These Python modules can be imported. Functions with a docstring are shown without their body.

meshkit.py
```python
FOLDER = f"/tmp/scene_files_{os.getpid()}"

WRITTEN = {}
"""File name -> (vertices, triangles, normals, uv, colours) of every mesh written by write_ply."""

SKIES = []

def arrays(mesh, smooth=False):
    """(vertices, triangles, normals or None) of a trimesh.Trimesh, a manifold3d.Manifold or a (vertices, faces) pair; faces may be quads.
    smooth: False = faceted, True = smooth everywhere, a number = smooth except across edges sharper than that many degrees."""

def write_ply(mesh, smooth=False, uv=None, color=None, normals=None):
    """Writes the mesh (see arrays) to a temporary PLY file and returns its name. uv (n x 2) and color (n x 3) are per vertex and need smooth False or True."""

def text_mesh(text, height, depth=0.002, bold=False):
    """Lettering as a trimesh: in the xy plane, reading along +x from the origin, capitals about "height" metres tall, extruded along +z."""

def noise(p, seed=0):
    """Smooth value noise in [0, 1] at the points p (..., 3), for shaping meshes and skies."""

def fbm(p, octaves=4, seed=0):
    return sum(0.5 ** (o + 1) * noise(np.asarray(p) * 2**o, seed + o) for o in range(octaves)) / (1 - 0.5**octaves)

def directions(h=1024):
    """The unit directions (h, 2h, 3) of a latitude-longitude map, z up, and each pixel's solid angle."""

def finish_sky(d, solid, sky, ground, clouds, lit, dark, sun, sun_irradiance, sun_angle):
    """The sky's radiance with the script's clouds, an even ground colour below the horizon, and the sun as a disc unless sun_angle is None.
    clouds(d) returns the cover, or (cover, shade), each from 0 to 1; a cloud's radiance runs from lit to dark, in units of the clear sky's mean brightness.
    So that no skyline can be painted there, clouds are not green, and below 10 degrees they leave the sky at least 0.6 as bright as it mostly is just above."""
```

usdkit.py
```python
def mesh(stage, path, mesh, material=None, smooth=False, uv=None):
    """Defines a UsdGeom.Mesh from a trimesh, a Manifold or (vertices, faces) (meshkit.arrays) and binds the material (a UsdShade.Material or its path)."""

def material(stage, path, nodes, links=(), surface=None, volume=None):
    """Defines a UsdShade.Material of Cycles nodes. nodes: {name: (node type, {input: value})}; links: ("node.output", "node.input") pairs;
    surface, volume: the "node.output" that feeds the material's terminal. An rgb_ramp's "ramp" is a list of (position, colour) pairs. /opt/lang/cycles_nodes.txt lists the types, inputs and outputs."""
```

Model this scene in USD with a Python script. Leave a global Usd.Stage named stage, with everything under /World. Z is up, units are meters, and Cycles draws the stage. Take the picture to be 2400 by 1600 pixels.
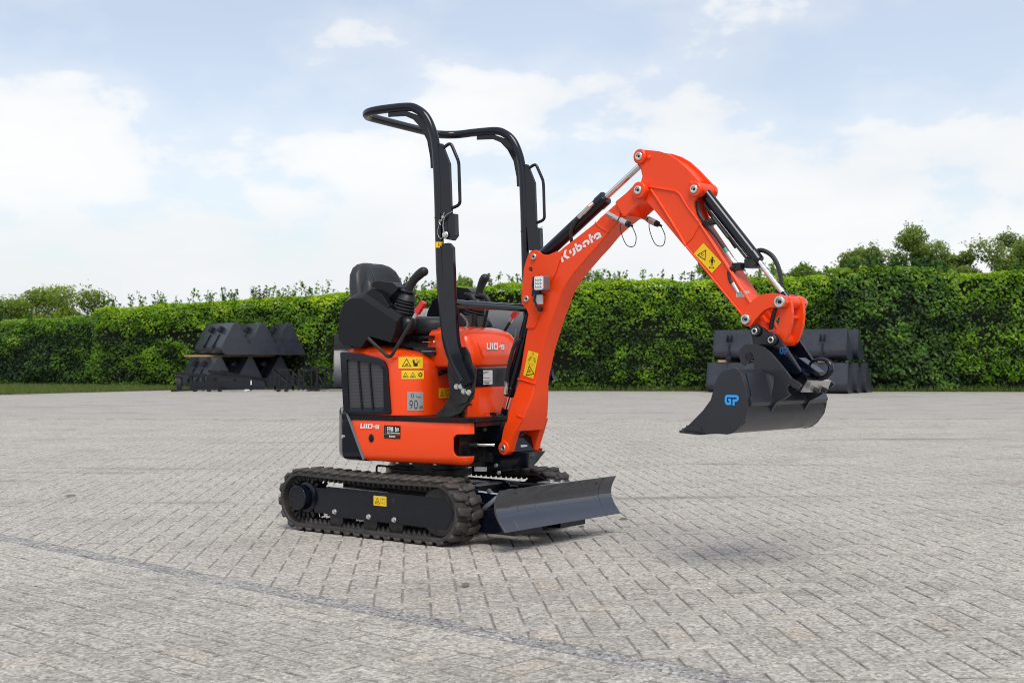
import math, numpy as np, trimesh, usdkit, meshkit, manifold3d
from pxr import Usd, UsdGeom, UsdLux, UsdShade, Gf, Sdf, Vt
from shapely.geometry import Polygon, LineString, Point, box as sbox
from shapely.ops import unary_union
from shapely import affinity

stage = Usd.Stage.CreateInMemory()
UsdGeom.SetStageUpAxis(stage, UsdGeom.Tokens.z); UsdGeom.SetStageMetersPerUnit(stage, 1.0)
world = UsdGeom.Xform.Define(stage, '/World'); stage.SetDefaultPrim(world.GetPrim())
UsdGeom.Scope.Define(stage, '/World/Looks')
PI = math.pi

# ------------------------------------------------------------------ camera
EXPOSURE = 0.85
cam = UsdGeom.Camera.Define(stage, '/World/camera')
cam.AddTranslateOp().Set((0, 0, 0.93)); cam.AddRotateXYZOp().Set((90, 0, 0))
cam.CreateFocalLengthAttr(45.75); cam.CreateHorizontalApertureAttr(36.0); cam.CreateVerticalApertureAttr(24.0)
cam.CreateVerticalApertureOffsetAttr(0.6)
cam.CreateClippingRangeAttr(Gf.Vec2f(0.1, 2000))
cam.CreateFStopAttr(7.0); cam.CreateFocusDistanceAttr(6.4)
cam.CreateExposureAttr(EXPOSURE)

# ------------------------------------------------------------------ sky and sun
SUN_ELEV, SUN_AZ = math.radians(57), math.radians(170)      # azimuth clockwise from +y
sun_dir = np.array([math.cos(SUN_ELEV)*math.sin(SUN_AZ), math.cos(SUN_ELEV)*math.cos(SUN_AZ), math.sin(SUN_ELEV)])
SKYLOC = (6.6, 0.9, 4.2)
sky_mat = usdkit.material(stage, '/World/Looks/sky_look', {
    'sky': ('sky_texture', {'sky_type': 'single_scattering', 'sun_disc': False, 'sun_elevation': SUN_ELEV, 'sun_rotation': SUN_AZ, 'air_density': 1.0, 'aerosol_density': 1.6, 'ozone_density': 1.0}),
    'tc': ('texture_coordinate', {}),
    'mp': ('mapping', {'mapping_type': 'point', 'scale': (5.2, 5.2, 10.5), 'location': SKYLOC}),
    'n1': ('noise_texture', {'scale': 1.0, 'detail': 9.0, 'roughness': 0.55, 'distortion': 0.0}),
    'mp2': ('mapping', {'mapping_type': 'point', 'scale': (2.2, 2.2, 7.0), 'location': (5.3, 2.1, 0.4)}),
    'n2': ('noise_texture', {'scale': 1.0, 'detail': 4.0, 'roughness': 0.5}),
    'xyz': ('separate_xyz', {}),
    'grad': ('map_range', {'from_min': 0.0, 'from_max': 0.26, 'to_min': 0.17, 'to_max': -0.09, 'clamp': True}),
    'sum': ('math', {'math_type': 'add'}),
    'cov': ('rgb_ramp', {'ramp': [(0.0, (0.30,)*3), (0.38, (0.36,)*3), (0.485, (0.52,)*3), (0.515, (0.80,)*3), (0.55, (0.93,)*3), (0.64, (1,)*3), (1.0, (1,)*3)]}),
    'covbw': ('rgb_to_bw', {}),
    'shade': ('rgb_ramp', {'ramp': [(0.0, (4.05, 4.2, 4.42)), (0.40, (4.45, 4.56, 4.68)), (0.56, (4.95, 5.0, 5.02)), (1.0, (5.2, 5.2, 5.15))]}),
    'veil': ('mix', {'mix_type': 'multiply', 'fac': 1.0, 'color2': (0.95, 0.885, 0.86)}),
    'mix': ('mix', {'mix_type': 'mix'}),
    'bg': ('background_shader', {'strength': 0.11}),
}, [('tc.generated', 'mp.vector'), ('mp.vector', 'n1.vector'), ('tc.generated', 'mp2.vector'), ('mp2.vector', 'n2.vector'),
    ('tc.generated', 'xyz.vector'), ('xyz.z', 'grad.value'), ('n1.fac', 'sum.value1'), ('grad.result', 'sum.value2'),
    ('sum.value', 'cov.fac'), ('cov.color', 'covbw.color'), ('n2.fac', 'shade.fac'),
    ('covbw.val', 'mix.fac'), ('sky.color', 'veil.color1'), ('veil.color', 'mix.color1'), ('shade.color', 'mix.color2'), ('mix.color', 'bg.color')], surface='bg.background')
dome = UsdLux.DomeLight.Define(stage, '/World/sky')
UsdShade.MaterialBindingAPI.Apply(dome.GetPrim()).Bind(sky_mat)
dome.GetPrim().SetCustomDataByKey('kind', 'structure')
sun = UsdLux.DistantLight.Define(stage, '/World/sun')
sun.CreateIntensityAttr(0.34); sun.CreateAngleAttr(30.0); sun.CreateColorAttr(Gf.Vec3f(1.0, 0.95, 0.87))
sun.GetPrim().CreateAttribute('inputs:normalize', Sdf.ValueTypeNames.Bool).Set(True)
sun.AddRotateXYZOp().Set((90 - math.degrees(SUN_ELEV), 0, 180 - math.degrees(SUN_AZ)))

# ------------------------------------------------------------------ materials
def look(name, color, rough=0.5, metal=0.0, coat=0.0, bev=0.0, noise=0.0, nscale=8.0, spec=0.5, rnoise=0.0, bump=0.0, bscale=200.0, dust=0.0, dustcol=(.25, .22, .18)):
    nodes = {'p': ('principled_bsdf', {'base_color': color, 'roughness': rough, 'metallic': metal, 'coat_weight': coat, 'coat_roughness': 0.08, 'specular_ior_level': spec})}
    links = []
    if noise or rnoise or dust:
        nodes['tc'] = ('texture_coordinate', {})
        nodes['n'] = ('noise_texture', {'scale': nscale, 'detail': 5.0, 'roughness': 0.6})
        links += [('tc.object', 'n.vector')]
    if noise:
        c = np.array(color)
        nodes['r'] = ('rgb_ramp', {'ramp': [(0.3, tuple(c*(1-noise))), (0.7, tuple(np.minimum(c*(1+noise), 1)))]})
        links += [('n.fac', 'r.fac'), ('r.color', 'p.base_color')]
    if dust:
        nodes['dm'] = ('map_range', {'from_min': 0.42, 'from_max': 0.75, 'to_min': 0.0, 'to_max': dust, 'clamp': True})
        nodes['dx'] = ('mix', {'mix_type': 'mix', 'color1': color, 'color2': dustcol})
        links = [l for l in links if l[1] != 'p.base_color'] + [('n.fac', 'dm.value'), ('dm.result', 'dx.fac'), ('dx.color', 'p.base_color')]
        if noise: links += [('r.color', 'dx.color1')]
    if rnoise:
        nodes['mr'] = ('map_range', {'from_min': 0.3, 'from_max': 0.7, 'to_min': rough - rnoise, 'to_max': rough + rnoise, 'clamp': True})
        links += [('n.fac', 'mr.value'), ('mr.result', 'p.roughness')]
    if bev:
        nodes['b'] = ('bevel', {'samples': 4, 'radius': bev})
        if not bump: links += [('b.bevel', 'p.normal'), ('b.bevel', 'p.coat_normal')]
    if bump:
        nodes['tb'] = ('texture_coordinate', {})
        nodes['bn'] = ('noise_texture', {'scale': bscale, 'detail': 3.0})
        nodes['bm'] = ('bump', {'strength': bump, 'distance': 0.002})
        links += [('tb.object', 'bn.vector'), ('bn.fac', 'bm.height'), ('bm.normal', 'p.normal')]
        if bev: links += [('b.bevel', 'bm.normal')]
    return usdkit.material(stage, '/World/Looks/' + name, nodes, links, surface='p.BSDF')

M = {
 'orange': look('orange_paint', (0.86, 0.060, 0.004), 0.38, coat=0.12, spec=0.38, bev=0.004, bump=0.03, bscale=260, rnoise=0.05, nscale=14),
 'orange_plastic': look('orange_plastic', (0.88, 0.066, 0.005), 0.26, coat=0.25, spec=0.42, bev=0.006, rnoise=0.05),
 'navy': look('navy_black_paint', (0.0028, 0.0042, 0.0085), 0.12, spec=0.45, bev=0.003, rnoise=0.07, nscale=10),
 'black': look('black_steel', (0.0045, 0.005, 0.0065), 0.30, spec=0.42, bev=0.003, rnoise=0.1, dust=0.12, nscale=9),
 'plastic': look('black_plastic', (0.0040, 0.0046, 0.0066), 0.30, spec=0.30, bev=0.004, bump=0.10, bscale=700),
 'vinyl': look('seat_vinyl', (0.024, 0.027, 0.031), 0.42, spec=0.4, bump=0.12, bscale=500),
 'rubber_grip': look('grip_rubber', (0.010, 0.010, 0.011), 0.5),
 'rubber': look('track_rubber', (0.030, 0.028, 0.027), 0.62, bev=0.003, bump=0.15, bscale=160, noise=0.25, nscale=20, dust=0.4, dustcol=(0.070, 0.060, 0.050)),
 'tread': look('tread_rubber', (0.040, 0.036, 0.033), 0.65, bev=0.004, bump=0.2, bscale=160, noise=0.3, nscale=22, dust=0.7, dustcol=(0.088, 0.073, 0.060)),
 'blade': look('blade_steel', (0.130, 0.136, 0.156), 0.17, metal=1.0, spec=0.5, bev=0.002, rnoise=0.07, nscale=9),
 'bucket': look('bucket_steel', (0.020, 0.023, 0.029), 0.30, metal=0.0, spec=0.45, coat=0.0, bev=0.003, rnoise=0.08, nscale=7),
 'chrome': look('chrome', (0.80, 0.80, 0.80), 0.08, metal=1.0),
 'zinc': look('zinc_steel', (0.62, 0.62, 0.60), 0.30, metal=0.9, bev=0.001),
 'greysteel': look('grey_hose_steel', (0.20, 0.22, 0.25), 0.33, metal=0.5),
 'hose': look('hose_rubber', (0.012, 0.012, 0.013), 0.45),
 'red': look('red_knob', (0.62, 0.012, 0.012), 0.35, coat=0.3),
 'yellow': look('yellow_decal', (0.85, 0.56, 0.005), 0.35),
 'white': look('white_decal', (0.80, 0.80, 0.80), 0.4),
 'lgrey': look('light_grey_decal', (0.62, 0.64, 0.66), 0.4),
 'silver': look('silver_decal', (0.32, 0.33, 0.34), 0.4, metal=0.2),
 'ink': look('black_ink', (0.008, 0.008, 0.008), 0.5),
 'orangeink': look('orange_ink', (0.75, 0.12, 0.02), 0.5),
 'blue': look('blue_decal', (0.03, 0.33, 0.78), 0.4),
 'dblue': look('dark_blue_decal', (0.012, 0.09, 0.24), 0.4),
 'green': look('green_tape', (0.02, 0.30, 0.22), 0.4),
 'lens': look('lamp_lens', (0.72, 0.72, 0.75), 0.15, coat=0.6),
 'tyre': look('tyre_rubber', (0.018, 0.018, 0.019), 0.7),
 'wood': look('timber', (0.42, 0.27, 0.14), 0.75, noise=0.3, nscale=12),
 'yardbucket': look('yard_bucket_paint', (0.014, 0.018, 0.028), 0.36, spec=0.7, rnoise=0.08, nscale=3, dust=0.2, dustcol=(0.06, 0.063, 0.070)),
 'frame': look('frame_paint', (0.005, 0.006, 0.009), 0.3, spec=0.4, rnoise=0.08),
 'paper': look('crumpled_paper', (0.75, 0.75, 0.73), 0.7),
 'bark': look('bark', (0.09, 0.07, 0.05), 0.9, noise=0.35, nscale=6),
 'soil': look('soil', (0.10, 0.075, 0.05), 0.95, noise=0.4, nscale=3),
 'concrete': look('concrete', (0.22, 0.20, 0.18), 0.9, noise=0.2, nscale=10),
}
# perforated radiator mesh: rows of small holes in a dark sheet
M['gmesh'] = usdkit.material(stage, '/World/Looks/grille_mesh', {
    'tc': ('texture_coordinate', {}), 'sx': ('separate_xyz', {}), 'cx': ('combine_xyz', {}),
    'v': ('brick_texture', {'scale': 1.0, 'brick_width': 0.010, 'row_height': 0.0075, 'mortar_size': 0.0016, 'color1': (0.004,)*3, 'color2': (0.004,)*3, 'mortar': (0.07, 0.07, 0.075)}),
    'p': ('principled_bsdf', {'roughness': 0.45})},
    [('tc.object', 'sx.vector'), ('sx.x', 'cx.x'), ('sx.z', 'cx.y'), ('cx.vector', 'v.vector'), ('v.color', 'p.base_color')], surface='p.BSDF')

# ------------------------------------------------------------------ scene tree helpers
_used = {}
def numbered(parent, name):
    k = (parent, name); n = _used.get(k, -1) + 1; _used[k] = n
    return parent + '/' + (name if n == 0 else '%s_%03d' % (name, n))
def tag(prim, label=None, category=None, group=None, kind=None):
    for k, v in (('label', label), ('category', category), ('group', group), ('kind', kind)):
        if v: prim.SetCustomDataByKey(k, v)
    return prim
def thing(name, loc=(0, 0, 0), rotz=0.0, **kw):
    x = UsdGeom.Xform.Define(stage, numbered('/World', name))
    x.AddTranslateOp().Set(Gf.Vec3d(*map(float, loc))); x.AddRotateZOp().Set(float(rotz))
    tag(x.GetPrim(), **kw)
    return str(x.GetPath())
def copy_of(path, loc, rotz=0.0, scale=None, **kw):
    name = path.split('/')[-1].rstrip('0123456789').rstrip('_')
    x = UsdGeom.Xform.Define(stage, numbered('/World', name))
    x.GetPrim().GetReferences().AddInternalReference(path)
    x.GetPrim().SetInstanceable(True)
    x.ClearXformOpOrder()
    for op, val in (('xformOp:translate', Gf.Vec3d(*map(float, loc))), ('xformOp:rotateZ', float(rotz))):
        x.GetPrim().GetAttribute(op).Set(val)
    order = ['xformOp:translate', 'xformOp:rotateZ']
    if scale is not None:
        x.AddScaleOp().Set(Gf.Vec3f(*scale)); order.append('xformOp:scale')
    x.GetXformOpOrderAttr().Set(Vt.TokenArray(order))
    tag(x.GetPrim(), **kw)
    return str(x.GetPath())

def rz(a):
    c, s = math.cos(a), math.sin(a); return np.array([[c, -s, 0], [s, c, 0], [0, 0, 1.0]])

class MB:
    """collects shapes and builds ONE mesh of the scene"""
    def __init__(s): s.v, s.f, s.n = [], [], 0
    def add(s, v, f):
        v = np.asarray(v, float); f = np.asarray(f, int)
        if f.shape[1] == 4: f = np.vstack([f[:, [0, 1, 2]], f[:, [0, 2, 3]]])
        s.v.append(v); s.f.append(f + s.n); s.n += len(v); return s
    def mesh(s, m): return s.add(m.vertices, m.faces)
    def box(s, x0, x1, y0, y1, z0, z1):
        b = trimesh.creation.box(bounds=[[min(x0, x1), min(y0, y1), min(z0, z1)], [max(x0, x1), max(y0, y1), max(z0, z1)]]); return s.mesh(b)
    def obox(s, p0, p1, w, h, up=(0, 0, 1)):
        """bar of section w (sideways) x h from p0 to p1"""
        p0, p1 = np.array(p0, float), np.array(p1, float); d = p1 - p0; L = np.linalg.norm(d); d /= L
        up = np.array(up, float); up = np.array([1.0, 0, 0]) if abs(d @ up) > .99*np.linalg.norm(up) else up; sd = np.cross(d, up); sd /= np.linalg.norm(sd); u = np.cross(sd, d)
        v = [p0 + a*sd*w/2 + b*u*h/2 + t*d*L for t in (0, 1) for a, b in ((-1, -1), (1, -1), (1, 1), (-1, 1))]
        return s.add(v, [[3, 2, 1, 0], [4, 5, 6, 7], [0, 1, 5, 4], [1, 2, 6, 5], [2, 3, 7, 6], [3, 0, 4, 7]])
    def prism(s, poly, y0, y1, rnd=0.0):
        """polygon in the x-z plane, extruded along y"""
        P = poly if not isinstance(poly, (list, tuple)) else Polygon(poly)
        if not P.is_valid: P = P.buffer(0)
        if rnd: P = P.buffer(-rnd, quad_segs=5).buffer(2*rnd, quad_segs=5).buffer(-rnd, quad_segs=5)
        for g in getattr(P, 'geoms', [P]):
            if g.is_empty: continue
            m = trimesh.creation.extrude_polygon(g, abs(y1 - y0), engine='earcut')
            v = m.vertices; s.add(np.c_[v[:, 0], max(y0, y1) - v[:, 2], v[:, 1]], m.faces)
        return s
    def prism_z(s, poly, z0, z1, rnd=0.0):
        P = poly if not isinstance(poly, (list, tuple)) else Polygon(poly)
        if rnd: P = P.buffer(-rnd, quad_segs=5).buffer(2*rnd, quad_segs=5).buffer(-rnd, quad_segs=5)
        for g in getattr(P, 'geoms', [P]):
            m = trimesh.creation.extrude_polygon(g, abs(z1 - z0), engine='earcut'); v = m.vertices + [0, 0, min(z0, z1)]; s.add(v, m.faces)
        return s
    def tube(s, path, r, n=12, smooth=0, closed=False, caps=True):
        p = np.array(path, float)
        if smooth:
            p = spline(p, smooth, closed)
        r = np.broadcast_to(r, len(p)) if np.ndim(r) == 0 or len(np.atleast_1d(r)) == len(p) else np.interp(np.linspace(0, 1, len(p)), np.linspace(0, 1, len(r)), r)
        t = np.gradient(p, axis=0) if not closed else np.roll(p, -1, 0) - np.roll(p, 1, 0)
        t /= np.maximum(np.linalg.norm(t, axis=1, keepdims=True), 1e-9)
        a = np.array([0, 0, 1.0]) if abs(t[0, 2]) < 0.9 else np.array([1.0, 0, 0])
        u = np.cross(t[0], a); u /= np.linalg.norm(u); rings = []
        ang = np.linspace(0, 2*PI, n, endpoint=False)
        for i in range(len(p)):
            u = u - t[i]*np.dot(u, t[i]); u /= np.linalg.norm(u); w = np.cross(t[i], u)
            rings.append(p[i] + r[i]*(np.cos(ang)[:, None]*u + np.sin(ang)[:, None]*w))
        v = np.vstack(rings); f = []
        m = len(p)
        for i in range(m if closed else m - 1):
            j = (i + 1) % m
            for k in range(n):
                l = (k + 1) % n; f.append([i*n + k, i*n + l, j*n + l, j*n + k])
        f = np.array(f); f = np.vstack([f[:, [0, 1, 2]], f[:, [0, 2, 3]]])
        if caps and not closed:
            c = [[0, k + 1, k] for k in range(1, n - 1)] + [[(m-1)*n, (m-1)*n + k, (m-1)*n + k + 1] for k in range(1, n - 1)]
            f = np.vstack([f, c])
        return s.add(v, f)
    def cyl(s, p0, p1, r, n=24, r1=None): return s.tube([p0, p1], [r, r if r1 is None else r1], n)
    def rev(s, prof, o, axis, n=24):
        """revolve (radius, height) profile about axis from o"""
        o, ax = np.array(o, float), np.array(axis, float); ax /= np.linalg.norm(ax)
        a = np.array([0, 0, 1.0]) if abs(ax[2]) < 0.9 else np.array([1.0, 0, 0])
        u = np.cross(ax, a); u /= np.linalg.norm(u); w = np.cross(ax, u); ang = np.linspace(0, 2*PI, n, endpoint=False)
        v = np.vstack([o + h*ax + r*(np.cos(ang)[:, None]*u + np.sin(ang)[:, None]*w) for r, h in prof]); f = []
        for i in range(len(prof) - 1):
            for k in range(n): l = (k + 1) % n; f.append([i*n + k, i*n + l, (i+1)*n + l, (i+1)*n + k])
        f = np.array(f); f = np.vstack([f[:, [0, 1, 2]], f[:, [0, 2, 3]]]); m = len(prof) - 1
        f = np.vstack([f, [[0, k + 1, k] for k in range(1, n - 1)], [[m*n, m*n + k, m*n + k + 1] for k in range(1, n - 1)]])
        return s.add(v, f)
    def loft(s, secs, caps=True):
        n = len(secs[0]); v = np.vstack(secs); f = []
        for i in range(len(secs) - 1):
            for k in range(n): l = (k + 1) % n; f.append([i*n + k, i*n + l, (i+1)*n + l, (i+1)*n + k])
        f = np.array(f); f = np.vstack([f[:, [0, 1, 2]], f[:, [0, 2, 3]]])
        if caps:
            m = len(secs) - 1
            f = np.vstack([f, [[0, k + 1, k] for k in range(1, n - 1)], [[m*n, m*n + k, m*n + k + 1] for k in range(1, n - 1)]])
        return s.add(v, f)
    def ell(s, c, r, sub=3, pw=2.0):
        m = trimesh.creation.icosphere(subdivisions=sub); v = m.vertices
        if pw != 2.0: v = np.sign(v)*np.abs(v)**(2.0/pw)
        return s.add(v*np.array(r) + np.array(c), m.faces)
    def mirror(s):
        """the same again on the other side of y = 0"""
        for v, f in list(zip(s.v, s.f)):
            base = f.min(); s.add(v*[1, -1, 1], (f - base)[:, ::-1])
        return s
    def arrays(s): return np.vstack(s.v), np.vstack(s.f)
    def build(s, name, mat, parent='/World', frame=None, smooth=30, **kw):
        v, f = s.arrays()
        if frame is not None: v = v @ frame[0].T + frame[1]
        p = numbered(parent, name)
        m = trimesh.Trimesh(v, f, process=False)
        m.update_faces(m.nondegenerate_faces(height=1e-9)); m.remove_unreferenced_vertices()
        if smooth: m.merge_vertices(); m.update_faces(m.nondegenerate_faces(height=1e-9)); m.remove_unreferenced_vertices(); trimesh.repair.fix_normals(m, multibody=len(f) < 30000)
        usdkit.mesh(stage, p, m, M[mat] if isinstance(mat, str) else mat, smooth=smooth)
        tag(stage.GetPrimAtPath(p), **kw)
        return p
def spline(p, k, closed=False):
    p = np.asarray(p, float); n = len(p); out = []
    idx = (lambda i: p[i % n]) if closed else (lambda i: p[min(max(i, 0), n - 1)])
    for i in range(n if closed else n - 1):
        a, b, c, d = idx(i - 1), idx(i), idx(i + 1), idx(i + 2)
        for t in np.arange(k)/k:
            out.append(0.5*((2*b) + (-a + c)*t + (2*a - 5*b + 4*c - d)*t*t + (-a + 3*b - 3*c + d)*t**3))
    if not closed: out.append(p[-1])
    return np.array(out)
def fillet(pts, r, n=6):
    """polyline with its inner corners rounded to radius about r"""
    p = [np.array(q, float) for q in pts]; out = [p[0]]
    for a, b, c in zip(p[:-2], p[1:-1], p[2:]):
        d0, d1 = a - b, c - b; l0, l1 = np.linalg.norm(d0), np.linalg.norm(d1); k = min(r, 0.45*l0, 0.45*l1)
        q0, q1 = b + d0/l0*k, b + d1/l1*k
        for t in np.linspace(0, 1, n): out.append((1-t)**2*q0 + 2*t*(1-t)*b + t*t*q1)
    out.append(p[-1]); return np.array(out)
def to_manifold(mb):
    v, f = mb.arrays(); m = trimesh.Trimesh(v, f, process=True); m.merge_vertices(); trimesh.repair.fix_normals(m)
    return manifold3d.Manifold(manifold3d.Mesh(np.asarray(m.vertices, np.float32), np.asarray(m.faces, np.uint32)))
def from_manifold(man):
    m = man.to_mesh(); mb = MB(); return mb.add(np.asarray(m.vert_properties)[:, :3], np.asarray(m.tri_verts))
def mbox(x0, x1, y0, y1, z0, z1): return manifold3d.Manifold.cube((x1-x0, y1-y0, z1-z0)).translate((x0, y0, z0))

# lettering and stickers: flat shapes (s, t) laid on a surface by a function (s, t, height) -> point
def on_side(x, z, y, a=0.0, sgn=-1):
    """a sticker on a face that looks along -y (sgn -1): s runs along +x turned by a"""
    c, sn = math.cos(a), math.sin(a)
    return lambda S: np.c_[x + S[:, 0]*c - S[:, 1]*sn, np.full(len(S), y) + sgn*S[:, 2], z + S[:, 0]*sn + S[:, 1]*c]
def on_front(x, y, z):
    return lambda S: np.c_[x + S[:, 2], y + S[:, 0], z + S[:, 1]]
def lay(mb, poly, fn, h, sub=0.0):
    """a flat shape as a thin sheet at height h above the surface"""
    for g in getattr(poly, 'geoms', [poly]):
        if g.is_empty or g.area < 1e-9: continue
        v, f = trimesh.creation.triangulate_polygon(g, engine='earcut'); v = np.c_[v, np.full(len(v), h)]
        if sub: v, f = trimesh.remesh.subdivide_to_size(v, f, sub)
        mb.add(fn(v), f)
    return mb
def text_shape(text, height, bold=True):
    m = meshkit.text_mesh(text, height, 0.001, bold)
    return m
def lay_text(mb, text, height, fn, s0, t0, h, bold=True, italic=0.0, squeeze=1.0, center=False):
    m = meshkit.text_mesh(text, height, 0.0006, bold); v = np.array(m.vertices)
    if center: v[:, 0] -= (v[:, 0].min() + v[:, 0].max())/2
    v[:, 0] = v[:, 0]*squeeze + v[:, 1]*italic
    mb.add(fn(np.c_[v[:, 0] + s0, v[:, 1] + t0, v[:, 2] + h]), m.faces); return mb
def strokes(lines, w, cap='flat', join='mitre'):
    return unary_union([LineString(l).buffer(w/2, cap_style=cap, join_style=join) for l in lines])
def arcp(cx, cy, rx, ry, a0, a1, n=16):
    return [(cx + rx*math.cos(math.radians(a)), cy + ry*math.sin(math.radians(a))) for a in np.linspace(a0, a1, n)]
def tri_sign(h, w=None):
    w = w or h*1.12; T = Polygon([(0, 0), (w, 0), (w/2, h)]); return T.difference(T.buffer(-h*0.075, join_style='mitre'))
def rrect(x0, y0, x1, y1, r): return sbox(x0 + r, y0 + r, x1 - r, y1 - r).buffer(r, quad_segs=4)
# ================================================================== ground and paving
def paver_look(name, base, spread, speck=0.32, patch=((.80, .80, .80), 1.1)):
    b = np.array(base)
    return usdkit.material(stage, '/World/Looks/' + name, {
        'oi': ('object_info', {}), 'ge': ('geometry', {}), 'ad': ('math', {'math_type': 'add'}), 'fr': ('math', {'math_type': 'fraction'}),
        'tone': ('rgb_ramp', {'ramp': [(0.0, tuple(b*(1 - spread))), (0.35, tuple(b*.98)), (0.75, tuple(b*1.02)), (0.93, tuple(b*(1 + spread*.6))), (1.0, tuple(b*np.array([1.05, 1.0, .95])))]}),
        'vo': ('voronoi_texture', {'scale': 95.0, 'feature': 'f1'}), 'vs': ('separate_color', {}), 'n4': ('noise_texture', {'scale': 26.0, 'detail': 4.0, 'roughness': 0.7}), 'n1': ('mix_float', {'fac': 0.36}),
        'r1': ('rgb_ramp', {'ramp': [(0.12, (1 - speck*1.7,)*3), (0.36, (.88,)*3), (0.55, (1.02,)*3), (0.74, (1 + speck*1.0, 1 + speck*.98, 1 + speck*.95)), (0.9, (1 + speck*2.2, 1 + speck*2.1, 1 + speck*2.0))]}),
        'n2': ('noise_texture', {'scale': patch[1], 'detail': 6.0, 'roughness': 0.62}),
        'r2': ('rgb_ramp', {'ramp': [(0.28, patch[0]), (0.47, (.96,)*3), (0.55, (1.0,)*3), (0.75, (1.07, 1.06, 1.04))]}),
        'mp': ('mapping', {'mapping_type': 'point', 'scale': (.22, 1.3, 1.0), 'rotation': (0, 0, .10), 'location': (3.7, 1.9, 0)}), 'n3': ('noise_texture', {'scale': 1.0, 'detail': 5.0, 'roughness': 0.55}),
        'r3': ('rgb_ramp', {'ramp': [(0.30, (.62, .60, .58)), (0.345, (.80, .78, .76)), (0.40, (1,)*3), (1.0, (1,)*3)]}),
        'm1': ('mix', {'mix_type': 'multiply', 'fac': 1.0}), 'm2': ('mix', {'mix_type': 'multiply', 'fac': 1.0}), 'm3': ('mix', {'mix_type': 'multiply', 'fac': 1.0}),
        'di': ('attribute', {'attribute': 'dirt'}), 'n5': ('noise_texture', {'scale': 7.0, 'detail': 4.0, 'roughness': 0.7}), 'd0': ('map_range', {'from_min': 0.40, 'from_max': 0.62, 'to_min': 0.22, 'to_max': 1.0, 'clamp': True}), 'd1': ('math', {'math_type': 'multiply'}), 'm4': ('mix', {'mix_type': 'mix', 'color2': (.155, .143, .125)}),
        'bm': ('bump', {'strength': 0.5, 'distance': 0.003}),
        'p': ('principled_bsdf', {'roughness': 0.82, 'specular_ior_level': 0.3})},
        [('oi.random', 'ad.value1'), ('ge.random_per_island', 'ad.value2'), ('ad.value', 'fr.value1'), ('fr.value', 'tone.fac'),
         ('ge.position', 'vo.vector'), ('vo.color', 'vs.color'), ('ge.position', 'n4.vector'), ('vs.r', 'n1.a'), ('n4.fac', 'n1.b'), ('n1.result', 'r1.fac'), ('ge.position', 'n2.vector'), ('n2.fac', 'r2.fac'), ('ge.position', 'mp.vector'), ('mp.vector', 'n3.vector'), ('n3.fac', 'r3.fac'),
         ('tone.color', 'm1.color1'), ('r1.color', 'm1.color2'), ('m1.color', 'm2.color1'), ('r2.color', 'm2.color2'), ('m2.color', 'm3.color1'), ('r3.color', 'm3.color2'), ('m3.color', 'm4.color1'), ('di.fac', 'd1.value1'), ('n5.fac', 'd0.value'), ('d0.result', 'd1.value2'), ('d1.value', 'm4.fac'), ('ge.position', 'n5.vector'), ('m4.color', 'p.base_color'),
         ('n1.result', 'bm.height'), ('bm.normal', 'p.normal')], surface='p.BSDF')
PAVE = (0.366, 0.347, 0.312)
M['paver'] = paver_look('paver_stone', PAVE, .10)
M['paverdark'] = paver_look('dark_paver_stone', (0.285, 0.280, 0.274), .14, .5, ((.58, .585, .61), 5.0))
M['sand'] = look('joint_sand', (0.205, 0.188, 0.165), 0.95, noise=.35, nscale=30)
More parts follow.
